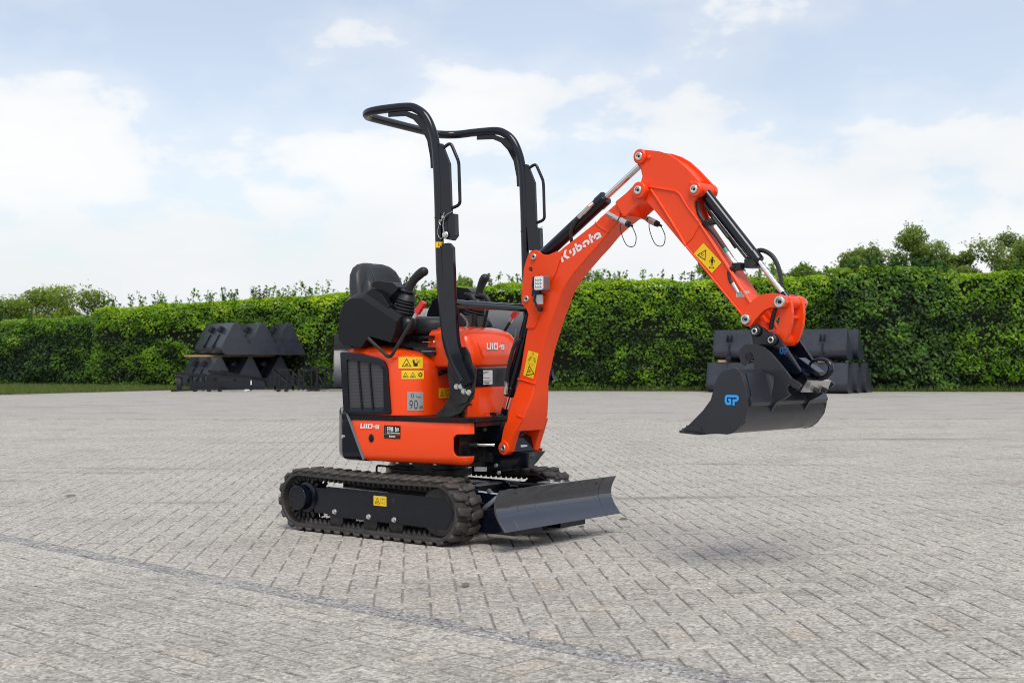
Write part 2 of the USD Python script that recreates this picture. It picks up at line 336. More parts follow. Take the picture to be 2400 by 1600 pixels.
M['farpave'] = paver_look('distant_paving', (0.362, 0.344, 0.313), .0, .30)
M['grass'] = usdkit.material(stage, '/World/Looks/grass_blades', {'ge': ('geometry', {}), 'r': ('rgb_ramp', {'ramp': [(0, (.09, .14, .02)), (.6, (.20, .26, .045)), (1, (.32, .30, .11))]}), 'p': ('principled_bsdf', {'roughness': .6}), 't': ('translucent_bsdf', {'color': (.14, .2, .03)}), 'm': ('mix_closure', {'fac': .3})},
    [('ge.random_per_island', 'r.fac'), ('r.color', 'p.base_color'), ('p.BSDF', 'm.closure1'), ('t.BSDF', 'm.closure2')], surface='m.closure')
rng = np.random.default_rng(7)

g = MB().add([(-900, -60, -.05), (900, -60, -.05), (900, 1500, -.05), (-900, 1500, -.05)], [[0, 1, 2, 3]]).build('ground', 'soil', smooth=0, kind='structure')
pav = UsdGeom.Xform.Define(stage, '/World/pavement'); tag(pav.GetPrim(), kind='structure', label='weathered grey concrete block paving of the open yard')
PV = '/World/pavement'
edge = [(-30, 26.5), (-13.1, 33.4), (-9.6, 38.9), (-5, 39.2), (1, 37.3), (14, 36.3), (40, 36)]
Y1 = 20.0
P0, E_ = np.array([-.29, 4.62]), np.array([-.738, .675]); E_ /= np.linalg.norm(E_); NB = np.array([-E_[1], E_[0]]); NB = NB if NB[1] < 0 else -NB   # NB: towards the camera side of the strip
sheet = Polygon([(-40, -25), (40, -25), (40, Y1 + .02), (-40, Y1 + .02)])
v, f = trimesh.creation.triangulate_polygon(sheet, engine='earcut'); MB().add(np.c_[v, np.full(len(v), -.0045)], f).build('joint_sand', 'sand', PV, smooth=0)
far = Polygon([(-40, Y1)] + [(-40, 24)] + edge + [(40, Y1)]); v, f = trimesh.creation.triangulate_polygon(far, engine='earcut')
MB().add(np.c_[v, np.full(len(v), -.001)], f).build('distant_paving', 'farpave', PV, smooth=0, kind='stuff')

def stone(mb, poly, z, ch=.0062, tilt=(0, 0)):
    """one paver: convex outline with a chamfered top edge"""
    p = np.array(poly); c = p.mean(0); n = len(p)
    d0 = np.roll(p, 1, 0) - p; d1 = np.roll(p, -1, 0) - p
    d0 /= np.linalg.norm(d0, axis=1, keepdims=True); d1 /= np.linalg.norm(d1, axis=1, keepdims=True)
    s = np.abs(d0[:, 0]*d1[:, 1] - d0[:, 1]*d1[:, 0])[:, None]; q = p + (d0 + d1)*ch/np.maximum(s, .5)
    zz = lambda P, z0: z0 + (P - c) @ np.array(tilt)
    v = np.vstack([np.c_[p, np.full(n, -.02)], np.c_[p, zz(p, z - .0040)], np.c_[q, zz(q, z)]])
    mb.dirt = getattr(mb, 'dirt', []) + [1.0]*(2*n) + [0.0]*n
    f = []
    for i in range(2):
        for k in range(n): l = (k + 1) % n; f += [[i*n + k, i*n + l, (i+1)*n + l], [i*n + k, (i+1)*n + l, (i+1)*n + k]]
    f += [[2*n, 2*n + k, 2*n + k + 1] for k in range(1, n - 1)]
    mb.add(v, f)
def herring(ux, uy, org, w, keep, gap=.0035):
    """outlines of a herringbone bond with unit axes ux, uy in cells of width w"""
    out = []
    R_ = int(26/w)
    for c in range(-R_, R_):
        for r in range(-R_, R_):
            t = (c - r) % 4
            if t == 0: a = (c, r, c + 2, r + 1)
            elif t == 3: a = (c, r, c + 1, r + 2)
            else: continue
            m = org + ux*(a[0] + a[2])/2*w + uy*(a[1] + a[3])/2*w
            if m[1] < 3.0 or m[1] > Y1 or abs(m[0]) > .41*m[1] + .45 or not keep(m): continue
            gx = gap/2
            out.append([org + ux*(x*w + sx*gx) + uy*(y*w + sy*gx) for x, y, sx, sy in ((a[0], a[1], 1, 1), (a[2], a[1], -1, 1), (a[2], a[3], -1, -1), (a[0], a[3], 1, -1))])
    return out
ang = math.radians(4.4); uyA = np.array([-math.sin(ang), math.cos(ang)]); uxA = np.array([uyA[1], -uyA[0]])
uyB = E_; uxB = np.array([uyB[1], -uyB[0]])
side_ = lambda m: (m - P0) @ NB
half_plane = lambda s: Polygon([P0 + E_*50 + NB*s*.056, P0 - E_*50 + NB*s*.056, P0 - E_*50 + NB*s*60, P0 + E_*50 + NB*s*60])
stones = []
for sgn, lst in ((-1, herring(uxA, uyA, np.array([.01, 5.0]), .108, lambda m: side_(m) < .10)), (1, herring(uxB, uyB, P0 + NB*.056, .108, lambda m: side_(m) > -.10))):
    hp = half_plane(sgn)
    for q in lst:
        m = np.mean(q, 0)
        if abs(side_(m)) < .26:
            g_ = Polygon(q).intersection(hp)
            if g_.is_empty or g_.area < .0012: continue
            q = np.array(g_.exterior.coords)[:-1]
            if Polygon(q).exterior.is_ccw is False: q = q[::-1]
            qq = [q[0]]
            for k in q[1:]:
                if np.linalg.norm(k - qq[-1]) > .006: qq.append(k)
            if len(qq) < 3: continue
            q = np.array(qq)
        elif not Polygon(q).exterior.is_ccw: q = q[::-1]
        stones.append((m[1], m, q, 0))
for k in range(-70, 70):                                             # the row of darker stones between both fields
    a = P0 + E_*(k*.213); m = a + E_*.1065
    if m[1] < 3.0 or abs(m[0]) > .41*m[1] + .45: continue
    q = [a + E_*.002 - NB*.052, a + E_*.211 - NB*.052, a + E_*.211 + NB*.052, a + E_*.002 + NB*.052]
    if not Polygon(q).exterior.is_ccw: q = q[::-1]
    stones.append((m[1], m, q, 1))
inview = [s for s in stones if abs(s[1][0]) < .395*s[1][1] + .02 and s[0] > 3.66]
inview.sort(key=lambda s: s[0]); near_ids = {id(s) for s in inview[:300]}
def dirt_of(path, mb): UsdGeom.PrimvarsAPI(stage.GetPrimAtPath(path)).CreatePrimvar('dirt', Sdf.ValueTypeNames.FloatArray, 'vertex').Set(Vt.FloatArray.FromNumpy(np.array(mb.dirt, np.float32)))
rest, restd = MB(), MB()
for s in stones:
    r = rng.normal(0, 1, 3); z = -.001 + min(max(r[0]*.0009, -.002), .001); ti = (r[1]*.004, r[2]*.004)
    if id(s) in near_ids:
        mb = MB(); c = s[1]; stone(mb, [np.array(p) - c for p in s[2]], z, tilt=ti); stone_mb = mb
        p = mb.build('paver', 'paverdark' if s[3] else 'paver', PV, (np.eye(3), np.array([c[0], c[1], 0])), smooth=0); dirt_of(p, mb)
    else: stone(restd if s[3] else rest, s[2], z, tilt=ti)
dirt_of(rest.build('far_paver', 'paver', PV, smooth=0, kind='stuff'), rest)
dirt_of(restd.build('far_dark_paver', 'paverdark', PV, smooth=0, kind='stuff'), restd)

# ================================================================== foliage
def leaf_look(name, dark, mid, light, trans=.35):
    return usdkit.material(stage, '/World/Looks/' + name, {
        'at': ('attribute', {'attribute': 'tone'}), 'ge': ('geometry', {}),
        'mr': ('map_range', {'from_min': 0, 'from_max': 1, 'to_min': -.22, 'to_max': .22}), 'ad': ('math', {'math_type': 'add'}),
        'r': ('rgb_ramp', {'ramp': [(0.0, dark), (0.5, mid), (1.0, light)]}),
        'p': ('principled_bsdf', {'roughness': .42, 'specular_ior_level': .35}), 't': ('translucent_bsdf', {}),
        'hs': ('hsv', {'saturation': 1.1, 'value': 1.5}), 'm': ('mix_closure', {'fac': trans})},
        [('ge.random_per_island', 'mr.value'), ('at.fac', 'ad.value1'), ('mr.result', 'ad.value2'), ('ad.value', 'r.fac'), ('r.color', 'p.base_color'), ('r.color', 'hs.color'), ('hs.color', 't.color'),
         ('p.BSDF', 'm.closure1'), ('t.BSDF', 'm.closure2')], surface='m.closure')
M['leaf_green'] = leaf_look('hedge_leaf', (.014, .042, .004), (.135, .285, .010), (.42, .56, .024))
M['leaf_dark'] = leaf_look('dark_hedge_leaf', (.014, .044, .011), (.100, .225, .024), (.30, .46, .040))
M['leaf_broad'] = leaf_look('broad_leaf', (.013, .038, .011), (.094, .205, .025), (.34, .48, .045))
M['leaf_tree'] = leaf_look('tree_leaf', (.07, .11, .022), (.22, .30, .065), (.40, .46, .12), .5)
M['leaf_yellow'] = leaf_look('bush_leaf', (.06, .10, .016), (.20, .28, .030), (.36, .42, .07), .5)
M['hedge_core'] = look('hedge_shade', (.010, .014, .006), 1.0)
def leaves_mesh(P, N, size, tone, rg, name, mat, parent, aspect=.62, **kw):
    """one folded leaf of four corners at each point"""
    n = len(P); N = N/np.maximum(np.linalg.norm(N, axis=1, keepdims=True), 1e-6)
    a = rg.normal(0, 1, (n, 3)); U_ = np.cross(N, a); U_ /= np.maximum(np.linalg.norm(U_, axis=1, keepdims=True), 1e-6); W_ = np.cross(N, U_)
    s = (size*rg.uniform(.65, 1.3, n))[:, None]
    tip, base = P + U_*s*.5, P - U_*s*.5; l = P + W_*s*aspect*.5 + N*s*.12 - U_*s*.05; r = P - W_*s*aspect*.5 + N*s*.12 - U_*s*.05
    v = np.stack([base, l, tip, r], 1).reshape(-1, 3); i = np.arange(n)[:, None]*4
    f = np.vstack([i + [0, 2, 1], i + [0, 3, 2]])
    p = numbered(parent, name); m = usdkit.mesh(stage, p, (v, f), M[mat])
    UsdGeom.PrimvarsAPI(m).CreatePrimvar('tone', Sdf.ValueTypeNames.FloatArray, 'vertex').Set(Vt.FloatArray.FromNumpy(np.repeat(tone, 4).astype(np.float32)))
    tag(m.GetPrim(), **kw); return p
def hedge(name, line, depth, leaf, density, mat, seed, label, sprigs=0, bump=.22, tone0=.45, gapiness=.5, sprig_h=(.15, .5), kind='hedge', mix=None):
    """line: (x, y, height) along the front foot of the hedge"""
    rg = np.random.default_rng(seed); L = np.array(line, float)
    H_ = thing(name, (L[:, 0].mean(), L[:, 1].mean(), 0), 0, label=label, category=kind); off = np.array([L[:, 0].mean(), L[:, 1].mean(), 0])
    seg = np.r_[0, np.cumsum(np.linalg.norm(np.diff(L[:, :2], axis=0), axis=1))]; S = seg[-1]
    at = lambda s: (np.c_[np.interp(s, seg, L[:, 0]), np.interp(s, seg, L[:, 1])], np.interp(s, seg, L[:, 2]))
    d = L[-1, :2] - L[0, :2]; d /= np.linalg.norm(d); nin = np.array([-d[1], d[0]]); nin = nin if nin[1] > 0 else -nin     # inwards
    hm = L[:, 2].mean(); nf = int(S*hm*density); nt = int(S*depth*density*1.1)
    s = rg.uniform(0, S, nf); xy, h = at(s); u = rg.uniform(0, 1, nf); z = u*h
    q = np.c_[xy, z]
    bmp = meshkit.fbm(q*1.3, 3, seed) - .5; gap = meshkit.fbm(q*np.array([.9, .9, 1.2]) + 31, 3, seed + 5)
    dep = rg.exponential(.07, nf).clip(0, .4); keep = rg.uniform(0, 1, nf) < np.clip(1.25 - gapiness*np.clip((gap - .52)*7, 0, 1.2), 0, 1)
    rnd = np.clip((z - (h - .35))/.35, 0, 1)**2*.28; foot = np.clip((.5 - z)/.5, 0, 1)*.10
    pos = q + np.r_[nin, 0]*(dep - bmp*bump*2 + rnd + foot)[:, None]
    N = np.array([-nin[0], -nin[1], .55]) + rg.normal(0, .55, (nf, 3))
    clump = meshkit.fbm(q*2.6 + 9, 3, seed + 2)
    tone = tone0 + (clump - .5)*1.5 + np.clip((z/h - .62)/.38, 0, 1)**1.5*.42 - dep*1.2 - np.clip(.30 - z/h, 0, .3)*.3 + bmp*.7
    P_, N_, T_ = [pos[keep]], [N[keep]], [tone[keep]]
    s = rg.uniform(0, S, nt); xy, h = at(s); w = rg.uniform(.05, depth, nt); q = np.c_[xy + nin*w[:, None], h]
    bm = meshkit.fbm(q*1.6, 3, seed + 8) - .5
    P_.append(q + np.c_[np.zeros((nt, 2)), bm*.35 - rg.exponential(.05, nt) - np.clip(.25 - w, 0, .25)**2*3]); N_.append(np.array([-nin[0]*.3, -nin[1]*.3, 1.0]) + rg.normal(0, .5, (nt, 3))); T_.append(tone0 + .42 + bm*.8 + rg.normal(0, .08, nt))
    stems = MB()
    for k in range(sprigs):
        s0 = rg.uniform(0, S); xy, h = at(np.array([s0])); b0 = np.r_[xy[0] + nin*rg.uniform(.1, depth*.8), h[0] - .05]; hh = rg.uniform(*sprig_h); lean = rg.normal(0, .22, 2)
        b1 = b0 + np.array([lean[0]*hh, lean[1]*hh, hh]); stems.tube([b0 - off, b1 - off], [.008, .003], 4, caps=False)
        m = int(8 + hh*42); t = rg.uniform(.05, 1.05, m); pp = b0 + (b1 - b0)*t[:, None] + rg.normal(0, .05, (m, 3))*(1.2 - t*.6)[:, None]
        P_.append(pp); N_.append(rg.normal(0, 1, (m, 3)) + [0, 0, .6]); T_.append(np.full(m, tone0 + rg.uniform(-.25, .15)) + rg.normal(0, .08, m))
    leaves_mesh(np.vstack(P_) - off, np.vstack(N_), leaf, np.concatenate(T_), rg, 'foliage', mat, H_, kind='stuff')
    if sprigs: stems.build('shoots', 'bark', H_, smooth=0, kind='stuff')
    # dark twiggy inside
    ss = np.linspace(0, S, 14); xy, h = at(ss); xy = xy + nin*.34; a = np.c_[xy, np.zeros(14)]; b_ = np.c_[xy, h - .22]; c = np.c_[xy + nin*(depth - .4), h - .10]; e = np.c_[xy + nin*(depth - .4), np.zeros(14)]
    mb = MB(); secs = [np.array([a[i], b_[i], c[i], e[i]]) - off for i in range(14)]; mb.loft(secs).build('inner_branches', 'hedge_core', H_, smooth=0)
    return H_
hedge('low_hedge', [(-24.5, 48.0, 2.2), (-19.0, 44.6, 2.15), (-16.4, 43.4, 2.2), (-13.4, 42.4, 2.35)], 1.3, .088, 640, 'leaf_dark', 3, 'lower dark green hedge at the left end behind the grass verge', sprigs=40, tone0=.42, sprig_h=(.1, .3))
hedge('long_hedge', [(-13.6, 42.0, 2.52), (-11.0, 41.3, 2.66), (-6.8, 40.0, 2.84), (-2.0, 38.3, 3.0), (1.0, 37.5, 3.10), (5.0, 37.1, 3.16), (9.2, 36.9, 3.27)], 1.3, .092, 640, 'leaf_green', 11, 'long clipped bright green hedge running behind the excavator', sprigs=170, tone0=.50, gapiness=.95)
hedge('mixed_hedge', [(9.1, 36.75, 3.45), (10.4, 36.7, 3.56), (12.0, 36.7, 3.52), (12.6, 36.7, 3.40)], 1.4, .125, 460, 'leaf_broad', 19, 'tall shaggy broad-leaved part of the hedge beside the right bucket stack', sprigs=60, tone0=.46, gapiness=.7, bump=.30, sprig_h=(.1, .4))
hedge('right_hedge', [(12.5, 36.7, 3.30), (14.0, 36.7, 3.40), (16.5, 36.6, 3.6), (19.0, 36.5, 3.6)], 1.4, .108, 480, 'leaf_green', 23, 'clipped hedge at the far right with dark lower leaves and yellow-green top', sprigs=26, tone0=.48, gapiness=.85, bump=.28)

def tree(name, x, y, top, width, seed, mat, label, cat='tree', leaf=.12, n=5200, squash=.8, low=.30, group=None):
    rg = np.random.default_rng(seed); t = thing(name, (x, y, 0), 0, label=label, category=cat, group=group)
    R_ = width/2; zc = top - R_*squash; tk = MB()
    tk.tube(spline([(0, 0, -.1), (rg.normal(0, .1), rg.normal(0, .1), zc*.5), (rg.normal(0, .15), rg.normal(0, .15), zc)], 4), [.05 + R_*.07, .03 + R_*.045, .02 + R_*.02], 8)
    P_, T_, N_ = [], [], []
    nl = 17
    for k in range(nl):
        d = rg.normal(0, 1, 3); d /= np.linalg.norm(d); d[2] = d[2]*.9 + .1; rr = R_*rg.uniform(.30, .80); c = np.array([0, 0, zc]) + d*rr*[1, 1, squash]
        tk.tube(spline([(0, 0, zc*rg.uniform(.55, .9)), c*[.5, .5, 1] - [0, 0, .15*R_], c], 4), [.02 + R_*.02, .012, .006], 5)
        lr = R_*rg.uniform(.22, .40); m = n//nl; q = rg.normal(0, 1, (m, 3)); q /= np.linalg.norm(q, axis=1, keepdims=True); q *= (lr*rg.uniform(.25, 1.0, m)**.5)[:, None]
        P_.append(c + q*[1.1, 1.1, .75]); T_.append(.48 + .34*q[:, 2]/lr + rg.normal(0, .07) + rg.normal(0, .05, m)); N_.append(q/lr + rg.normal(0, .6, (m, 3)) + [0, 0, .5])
        for j in range(5):                                         # twigs that break the outline
            e = c + (c - [0, 0, zc*.95])*rg.uniform(.15, .42) + rg.normal(0, .10*R_, 3); tk.tube([c, e], [.008, .003], 4, caps=False)
            mm = 16; u = rg.uniform(.3, 1.05, mm)[:, None]; P_.append(c + (e - c)*u + rg.normal(0, .05 + .02*R_, (mm, 3))); T_.append(rg.uniform(.35, .75, mm)); N_.append(rg.normal(0, 1, (mm, 3)) + [0, 0, .5])
    tk.build('trunk', 'bark', t, smooth=40)
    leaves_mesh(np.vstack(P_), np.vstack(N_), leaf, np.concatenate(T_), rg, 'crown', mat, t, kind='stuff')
    return t
D = 56.0
TREES = [('tree', 15.2, 57, 6.0, 2.6, 31, 'leaf_tree', 'small thin tree above the left edge of the shaggy tall hedge'),
 ('tree', 17.6, 57, 6.75, 3.3, 32, 'leaf_tree', 'round airy tree rising highest behind the shaggy tall hedge'),
 ('tree', 19.8, 58, 5.95, 3.0, 33, 'leaf_tree', 'low spreading tree between the round airy tree and the dark one'),
 ('tree', 22.4, 58, 7.1, 4.4, 34, 'leaf_tree', 'large dense dark tree at the right edge of the picture'),
 ('tree', 9.0, 55, 5.5, 2.6, 35, 'leaf_tree', 'pale tree top seen under the excavator arm near its yellow sticker'),
 ('tree', 11.9, 55, 5.1, 2.6, 36, 'leaf_tree', 'pale tree top seen between the arm and the bucket cylinder'),
 ('tree', -1.9, 52, 4.3, 2.4, 37, 'leaf_tree', 'small leafy tree top between the rollover bar posts'),
 ('tree', 3.6, 52, 4.45, 2.6, 38, 'leaf_tree', 'low tree top over the hedge just right of the boom'),
 ('bush', -19.0, 52, 4.25, 4.4, 41, 'leaf_yellow', 'yellow-green feathery bush rising behind the low left hedge'),
 ('bush', -16.4, 51, 3.75, 4.4, 42, 'leaf_yellow', 'grey-green twiggy bush right of the yellow-green feathery one'),
 ('bush', -20.9, 51, 3.7, 3.0, 43, 'leaf_dark', 'dark bush at the left edge of the picture')]
for t in TREES:
    tree(*t, cat='bush' if t[0] == 'bush' else 'tree', n=5200 if t[4] < 4 else 10000, leaf=.105 if t[0] == 'bush' else .125, squash=.75)

# grass verge at the left, with blades along its edge
gp_ = Polygon([(-30, 26.7), (-13.15, 33.5), (-9.7, 38.95), (-6.2, 39.35), (-6.4, 41), (-30, 52)]); v, f = trimesh.creation.triangulate_polygon(gp_, engine='earcut')
MB().add(np.c_[v, np.full(len(v), .004)], f).build('verge_soil', 'soil', smooth=0, kind='structure')
rg = np.random.default_rng(5); nb = 90000; x = rg.uniform(-22, -6.2, nb); y = rg.uniform(30, 47, nb)
from shapely import contains_xy
ok = contains_xy(gp_, x, y); x, y = x[ok], y[ok]
def blades(name, x, y, hmin, hmax, **kw):
    n = len(x); h = rg.uniform(hmin, hmax, n); a = rg.uniform(0, PI, n); w = .012; l = rg.normal(0, .05, (n, 2))
    v = np.stack([np.c_[x - w*np.cos(a), y - w*np.sin(a), np.zeros(n)], np.c_[x + w*np.cos(a), y + w*np.sin(a), np.zeros(n)], np.c_[x + l[:, 0], y + l[:, 1], h]], 1).reshape(-1, 3)
    p = numbered('/World', name); usdkit.mesh(stage, p, (v, np.arange(3*n).reshape(-1, 3)), M['grass']); tag(stage.GetPrimAtPath(p), **kw)
blades('grass', x, y, .04, .16, label='short rough grass on the verge at the foot of the left hedge', category='grass', kind='stuff')
n = 5000; x = rg.uniform(-1, 19, n); y = np.interp(x, [-1, 1, 14, 19], [38.2, 37.3, 36.35, 36.25]) + rg.exponential(.12, n)
blades('weeds', x, y, .03, .22, label='weeds along the foot of the hedge behind the right bucket stack', category='weeds', kind='stuff')

# ================================================================== buckets and frames kept along the hedge
def yard_bucket(name, L, prof, label, cat='bucket', thick=.018, hooks=(), seams=(), group=None, mouth=None):
    """loader bucket: x along its width, y towards its mouth; prof: shell line (y, z) from the floor's lip round the back to the top edge"""
    t = thing(name, (0, 0, 0), 0, label=label, category=cat, group=group); pf = np.array(prof, float)
    dn = np.gradient(pf, axis=0); dn /= np.linalg.norm(dn, axis=1, keepdims=True); nn = np.c_[dn[:, 1], -dn[:, 0]]
    if nn[len(pf)//2, 0] < 0: nn = -nn
    inn = pf + nn*thick; n = len(pf); v = [(x, q[0], q[1]) for P_ in (pf, inn) for x in (0, L) for q in P_]; f = []
    for i in range(n - 1): f += [[i, i+1, n+i+1, n+i], [2*n+i, 3*n+i, 3*n+i+1, 2*n+i+1]]
    f += [[0, n, 3*n, 2*n], [n-1, 3*n-1, 4*n-1, 2*n-1]]
    MB().add(v, f).build('shell', 'yardbucket', t, smooth=30)
    P_ = Polygon([tuple(q) for q in pf])
    for x in (-.012, L - .008):
        m = trimesh.creation.extrude_polygon(P_.buffer(.012, join_style='mitre'), .02, engine='earcut'); w = m.vertices
        MB().add(np.c_[x + w[:, 2], w[:, 0], w[:, 1]], m.faces).build('end_plate', 'yardbucket', t, smooth=20)
    MB().obox((0, pf[0, 0], pf[0, 1] + .006), (L, pf[0, 0], pf[0, 1] + .006), .10, .03).build('cutting_edge', 'frame', t)
    a, b_ = pf[-2], pf[-3]; dd = (b_ - a)/np.linalg.norm(b_ - a); nr = np.array([dd[1], -dd[0]]); nr = nr if nr[0] < 0 else -nr
    for hx in hooks:
        h = MB()
        for dx in (-.05, .05):
            q0, q1 = a + dd*.16, a + dd*.34
            h.add([(hx + dx + s_, p[0] + nr[0]*k, p[1] + nr[1]*k) for s_ in (-.012, .012) for p, k in ((q0, 0), (q0, .11), (q1, .15), (q1, 0))], [[0, 1, 2, 3], [7, 6, 5, 4], [0, 4, 5, 1], [1, 5, 6, 2], [2, 6, 7, 3]])
        h.build('hook', 'frame', t, smooth=0)
        MB().obox((hx, *(a + dd*.40 + nr*.02)), (hx, *(a + dd*.86 + nr*.02)), .05, .04, (0, nr[0], nr[1])).build('rib', 'frame', t)
        q0 = a + dd*.80; MB().obox((hx - .07, *(q0 + nr*.03)), (hx + .07, *(q0 + nr*.03)), .10, .06, (0, nr[0], nr[1])).build('bracket', 'frame', t)
    for sx in seams: MB().obox((sx, *(a + dd*.02 + nr*.005)), (sx, *(pf[len(pf)//2] + nr*.005)), .02, .014, (0, nr[0], nr[1])).build('seam', 'yardbucket', t)
    return t
k = 1.12
profA = [(.86*k, .01), (.40*k, .0), (.13*k, .005), (.05*k, .04), (.005, .11), (-.012, .18), (.0, .25), (.34*k, .845*k), (.42*k, .855*k)]
th = math.radians(-57); lx, ly = np.array([math.cos(th), math.sin(th)]), np.array([-math.sin(th), math.cos(th)])
base = np.array([-9.02, 38.3]) - lx*2.30                                # left rear corner of the first lower bucket
lowlab = ['grey loader bucket at the left end of the lower row of the left stack', 'grey loader bucket second in the lower row of the left stack', 'grey loader bucket third in the lower row of the left stack', 'grey loader bucket at the right end of the lower row of the left stack']
uplab = ['large grey loader bucket with two hooks at the left end of the upper row', 'grey loader bucket in the middle of the upper row of three', 'grey loader bucket at the right end of the upper row of three']
GA = 'loader buckets stacked by the left hedge'
a0 = yard_bucket('loader_bucket', 2.30, profA, lowlab[0], hooks=(.85, 1.60), group=GA)
pr = stage.GetPrimAtPath(a0)
def place(path, x, y, z, rz_):
    p_ = stage.GetPrimAtPath(path); p_.GetAttribute('xformOp:translate').Set(Gf.Vec3d(float(x), float(y), float(z))); p_.GetAttribute('xformOp:rotateZ').Set(float(rz_))
place(a0, *base, .02, -57)
for i in range(1, 4): q = base + ly*(.96*i); copy_of(a0, (*q, .02), -57, label=lowlab[i], category='bucket', group=GA)
base2 = base + ly*.40 + lx*.30
for i in range(3): q = base2 + ly*(.84*i); copy_of(a0, (*q, 1.05), -57, label=uplab[i], category='bucket', group=GA)
for i, (o, l, lab) in enumerate(((lx*.55 - ly*.02, 3.2, 'rough timber plank under the left end of the upper buckets'), (lx*1.50 - ly*.15, 3.5, 'timber plank nearest the viewer between the two bucket rows'))):
    q0 = base + o; q1 = q0 + ly*l
    p = MB().obox((*q0, 1.01), (*q1, 1.01), .17, .055).build('timber_plank', 'wood', label=lab, category='plank', group='planks between the bucket rows')
# taller pair of buckets half hidden behind the machine
profB = [(1.12, .01), (.45, .0), (.20, .01), (.07, .08), (.0, .24), (.02, .42), (.13, .78), (.30, 1.10), (.36, 1.12)]
def pose(path, x, y, z, r, **kw): return copy_of(path, (x, y, z), r, **kw)
b0 = yard_bucket('wide_loader_bucket', 2.6, profB, 'tall dark loader bucket standing on the paving left behind the excavator cowl', group='tall buckets behind the excavator')
place(b0, -5.05, 36.9, .06, 4)
copy_of(b0, (-4.75, 37.0, 1.26), 3, label='tall dark loader bucket stacked on top, left behind the excavator console', category='bucket', group='tall buckets behind the excavator')
copy_of(b0, (-2.35, 36.5, .06), -8, label='dark loader bucket on the paving hidden behind the front hood', category='bucket', group='tall buckets behind the excavator')
copy_of(b0, (-2.30, 36.6, 1.26), -8, label='dark loader bucket on top seen through the cab behind the guard rail', category='bucket', group='tall buckets behind the excavator')
MB().box(-5.15, -4.7, 36.65, 36.9, 0, .07).build('concrete_block', 'concrete', label='flat concrete block under the tall bucket left of the excavator', category='block')
# right stack
profC = [(.98, .01), (.55, .0), (.30, .005), (.14, .04), (.05, .10), (.005, .18), (.0, .27), (.03, .36), (.13, .815), (.15, .82)]
th2 = math.degrees(math.atan2(-1.7, 3.43)); l2 = np.array([3.43, -1.7]); l2 /= np.linalg.norm(l2); r2 = np.array([-l2[1], l2[0]])
GR = 'wide buckets stacked by the right hedge'
c0 = yard_bucket('wide_loader_bucket', 3.83, profC, 'wide dark bucket at the front of the lower row of the right stack', hooks=(), seams=(.55, 1.9, 3.35), group=GR)
bC = np.array([5.37, 35.9]); place(c0, *bC, .0, th2)
copy_of(c0, (*(bC + r2*.72 + l2*.1), .0), th2, label='wide dark bucket in the middle of the lower row of the right stack', category='bucket', group=GR)
copy_of(c0, (*(bC + r2*1.40 + l2*.2), .0), th2, label='wide dark bucket at the back of the lower row of the right stack', category='bucket', group=GR)
c1 = yard_bucket('wide_loader_bucket', 3.62, profC, 'wide dark bucket with brackets at the front of the upper row, right stack', hooks=(.45, 2.30, 3.0), seams=(.62, 2.05, 3.15), group=GR)
place(c1, *(bC + r2*.10 + l2*.16), .895, th2)
copy_of(c1, (*(bC + r2*.86 + l2*.30), .895), th2, label='wide dark bucket at the back of the upper row of the right stack', category='bucket', group=GR)
for i, (o, lab) in enumerate(((.40, 'timber block at the left end between the right buckets'), (3.15, 'timber block at the right end between the right buckets'))):
    q0 = bC + l2*o + r2*.10; q1 = q0 + r2*1.2
    MB().obox((*q0, .860), (*q1, .860), .22, .065).build('timber_block', 'wood', label=lab, category='timber', group='timbers between the right buckets')
# implement frame with a wheel
F0 = thing('implement_frame', (-9.6, 37.3, 0), 0, label='long black steel implement frame with a tyre lying before the left stack', category='frame')
def bar(mb, x0, z0, x1, z1, y0=0, y1=None, w=.06, h=.06): return mb.obox((x0 + 9.6, y0, z0), (x1 + 9.6, y0 if y1 is None else y1, z1), w*1.4, h*1.4)
bar(MB(), -9.13, .16, -7.35, .19, -.35, -.55, .10, .17).build('beam', 'frame', F0)
bar(MB(), -9.61, .525, -7.35, .336, -.40, -.55, .05, .06).build('rail', 'frame', F0)
bar(MB(), -8.82, .566, -7.04, .305, .5, .3, .05, .06).build('rail', 'frame', F0)
bar(MB(), -8.56, .56, -7.80, .40, .9, .6, .05, .06).build('rail', 'frame', F0)
bar(MB(), -9.57, .025, -8.20, .10, -.75, -.80, .05, .04).build('rail', 'frame', F0)
for x, y in ((-9.10, -.36), (-8.80, -.2), (-8.54, .1), (-7.40, -.5)): bar(MB(), x, .02, x, .50 if x < -8 else .34, y, y, .09, .05).build('post', 'frame', F0)
for x in (-8.95, -8.55, -8.25): bar(MB(), x, .03, x + .10, .03, -.78, -.78, .08, .05).build('foot', 'frame', F0)
bar(MB(), -9.5, .42, -8.3, .42, .9, 1.0, .05, .05).build('rail', 'frame', F0)
w_ = MB().rev([(.09, -.05), (.17, -.075), (.215, -.06), (.232, -.03), (.232, .03), (.215, .06), (.17, .075), (.09, .05)], (.12, -.2, .235), (1, .15, 0), 32).build('tyre', 'tyre', F0)
MB().rev([(.02, -.04), (.10, -.045), (.10, .045), (.02, .04)], (.12, -.2, .235), (1, .15, 0), 20).build('rim', 'frame', w_)
MB().box(2.24, 2.27, -.66, -.655, .19, .31).build('label', 'white', F0)
FG = ['black pallet fork carriage next to the long implement frame', 'black pallet fork carriage in the middle of the three', 'black pallet fork carriage nearest the excavator']
fk = thing('fork_carriage', (-6.83, 37.4, 0), 0, label=FG[0], category='fork carriage', group='fork carriages before the left bucket stack')
MB().obox((0, 0, .60), (.56, 0, .60), .05, .05).build('top_bar', 'frame', fk); MB().obox((0, 0, .10), (.56, 0, .10), .05, .08).build('bottom_bar', 'frame', fk)
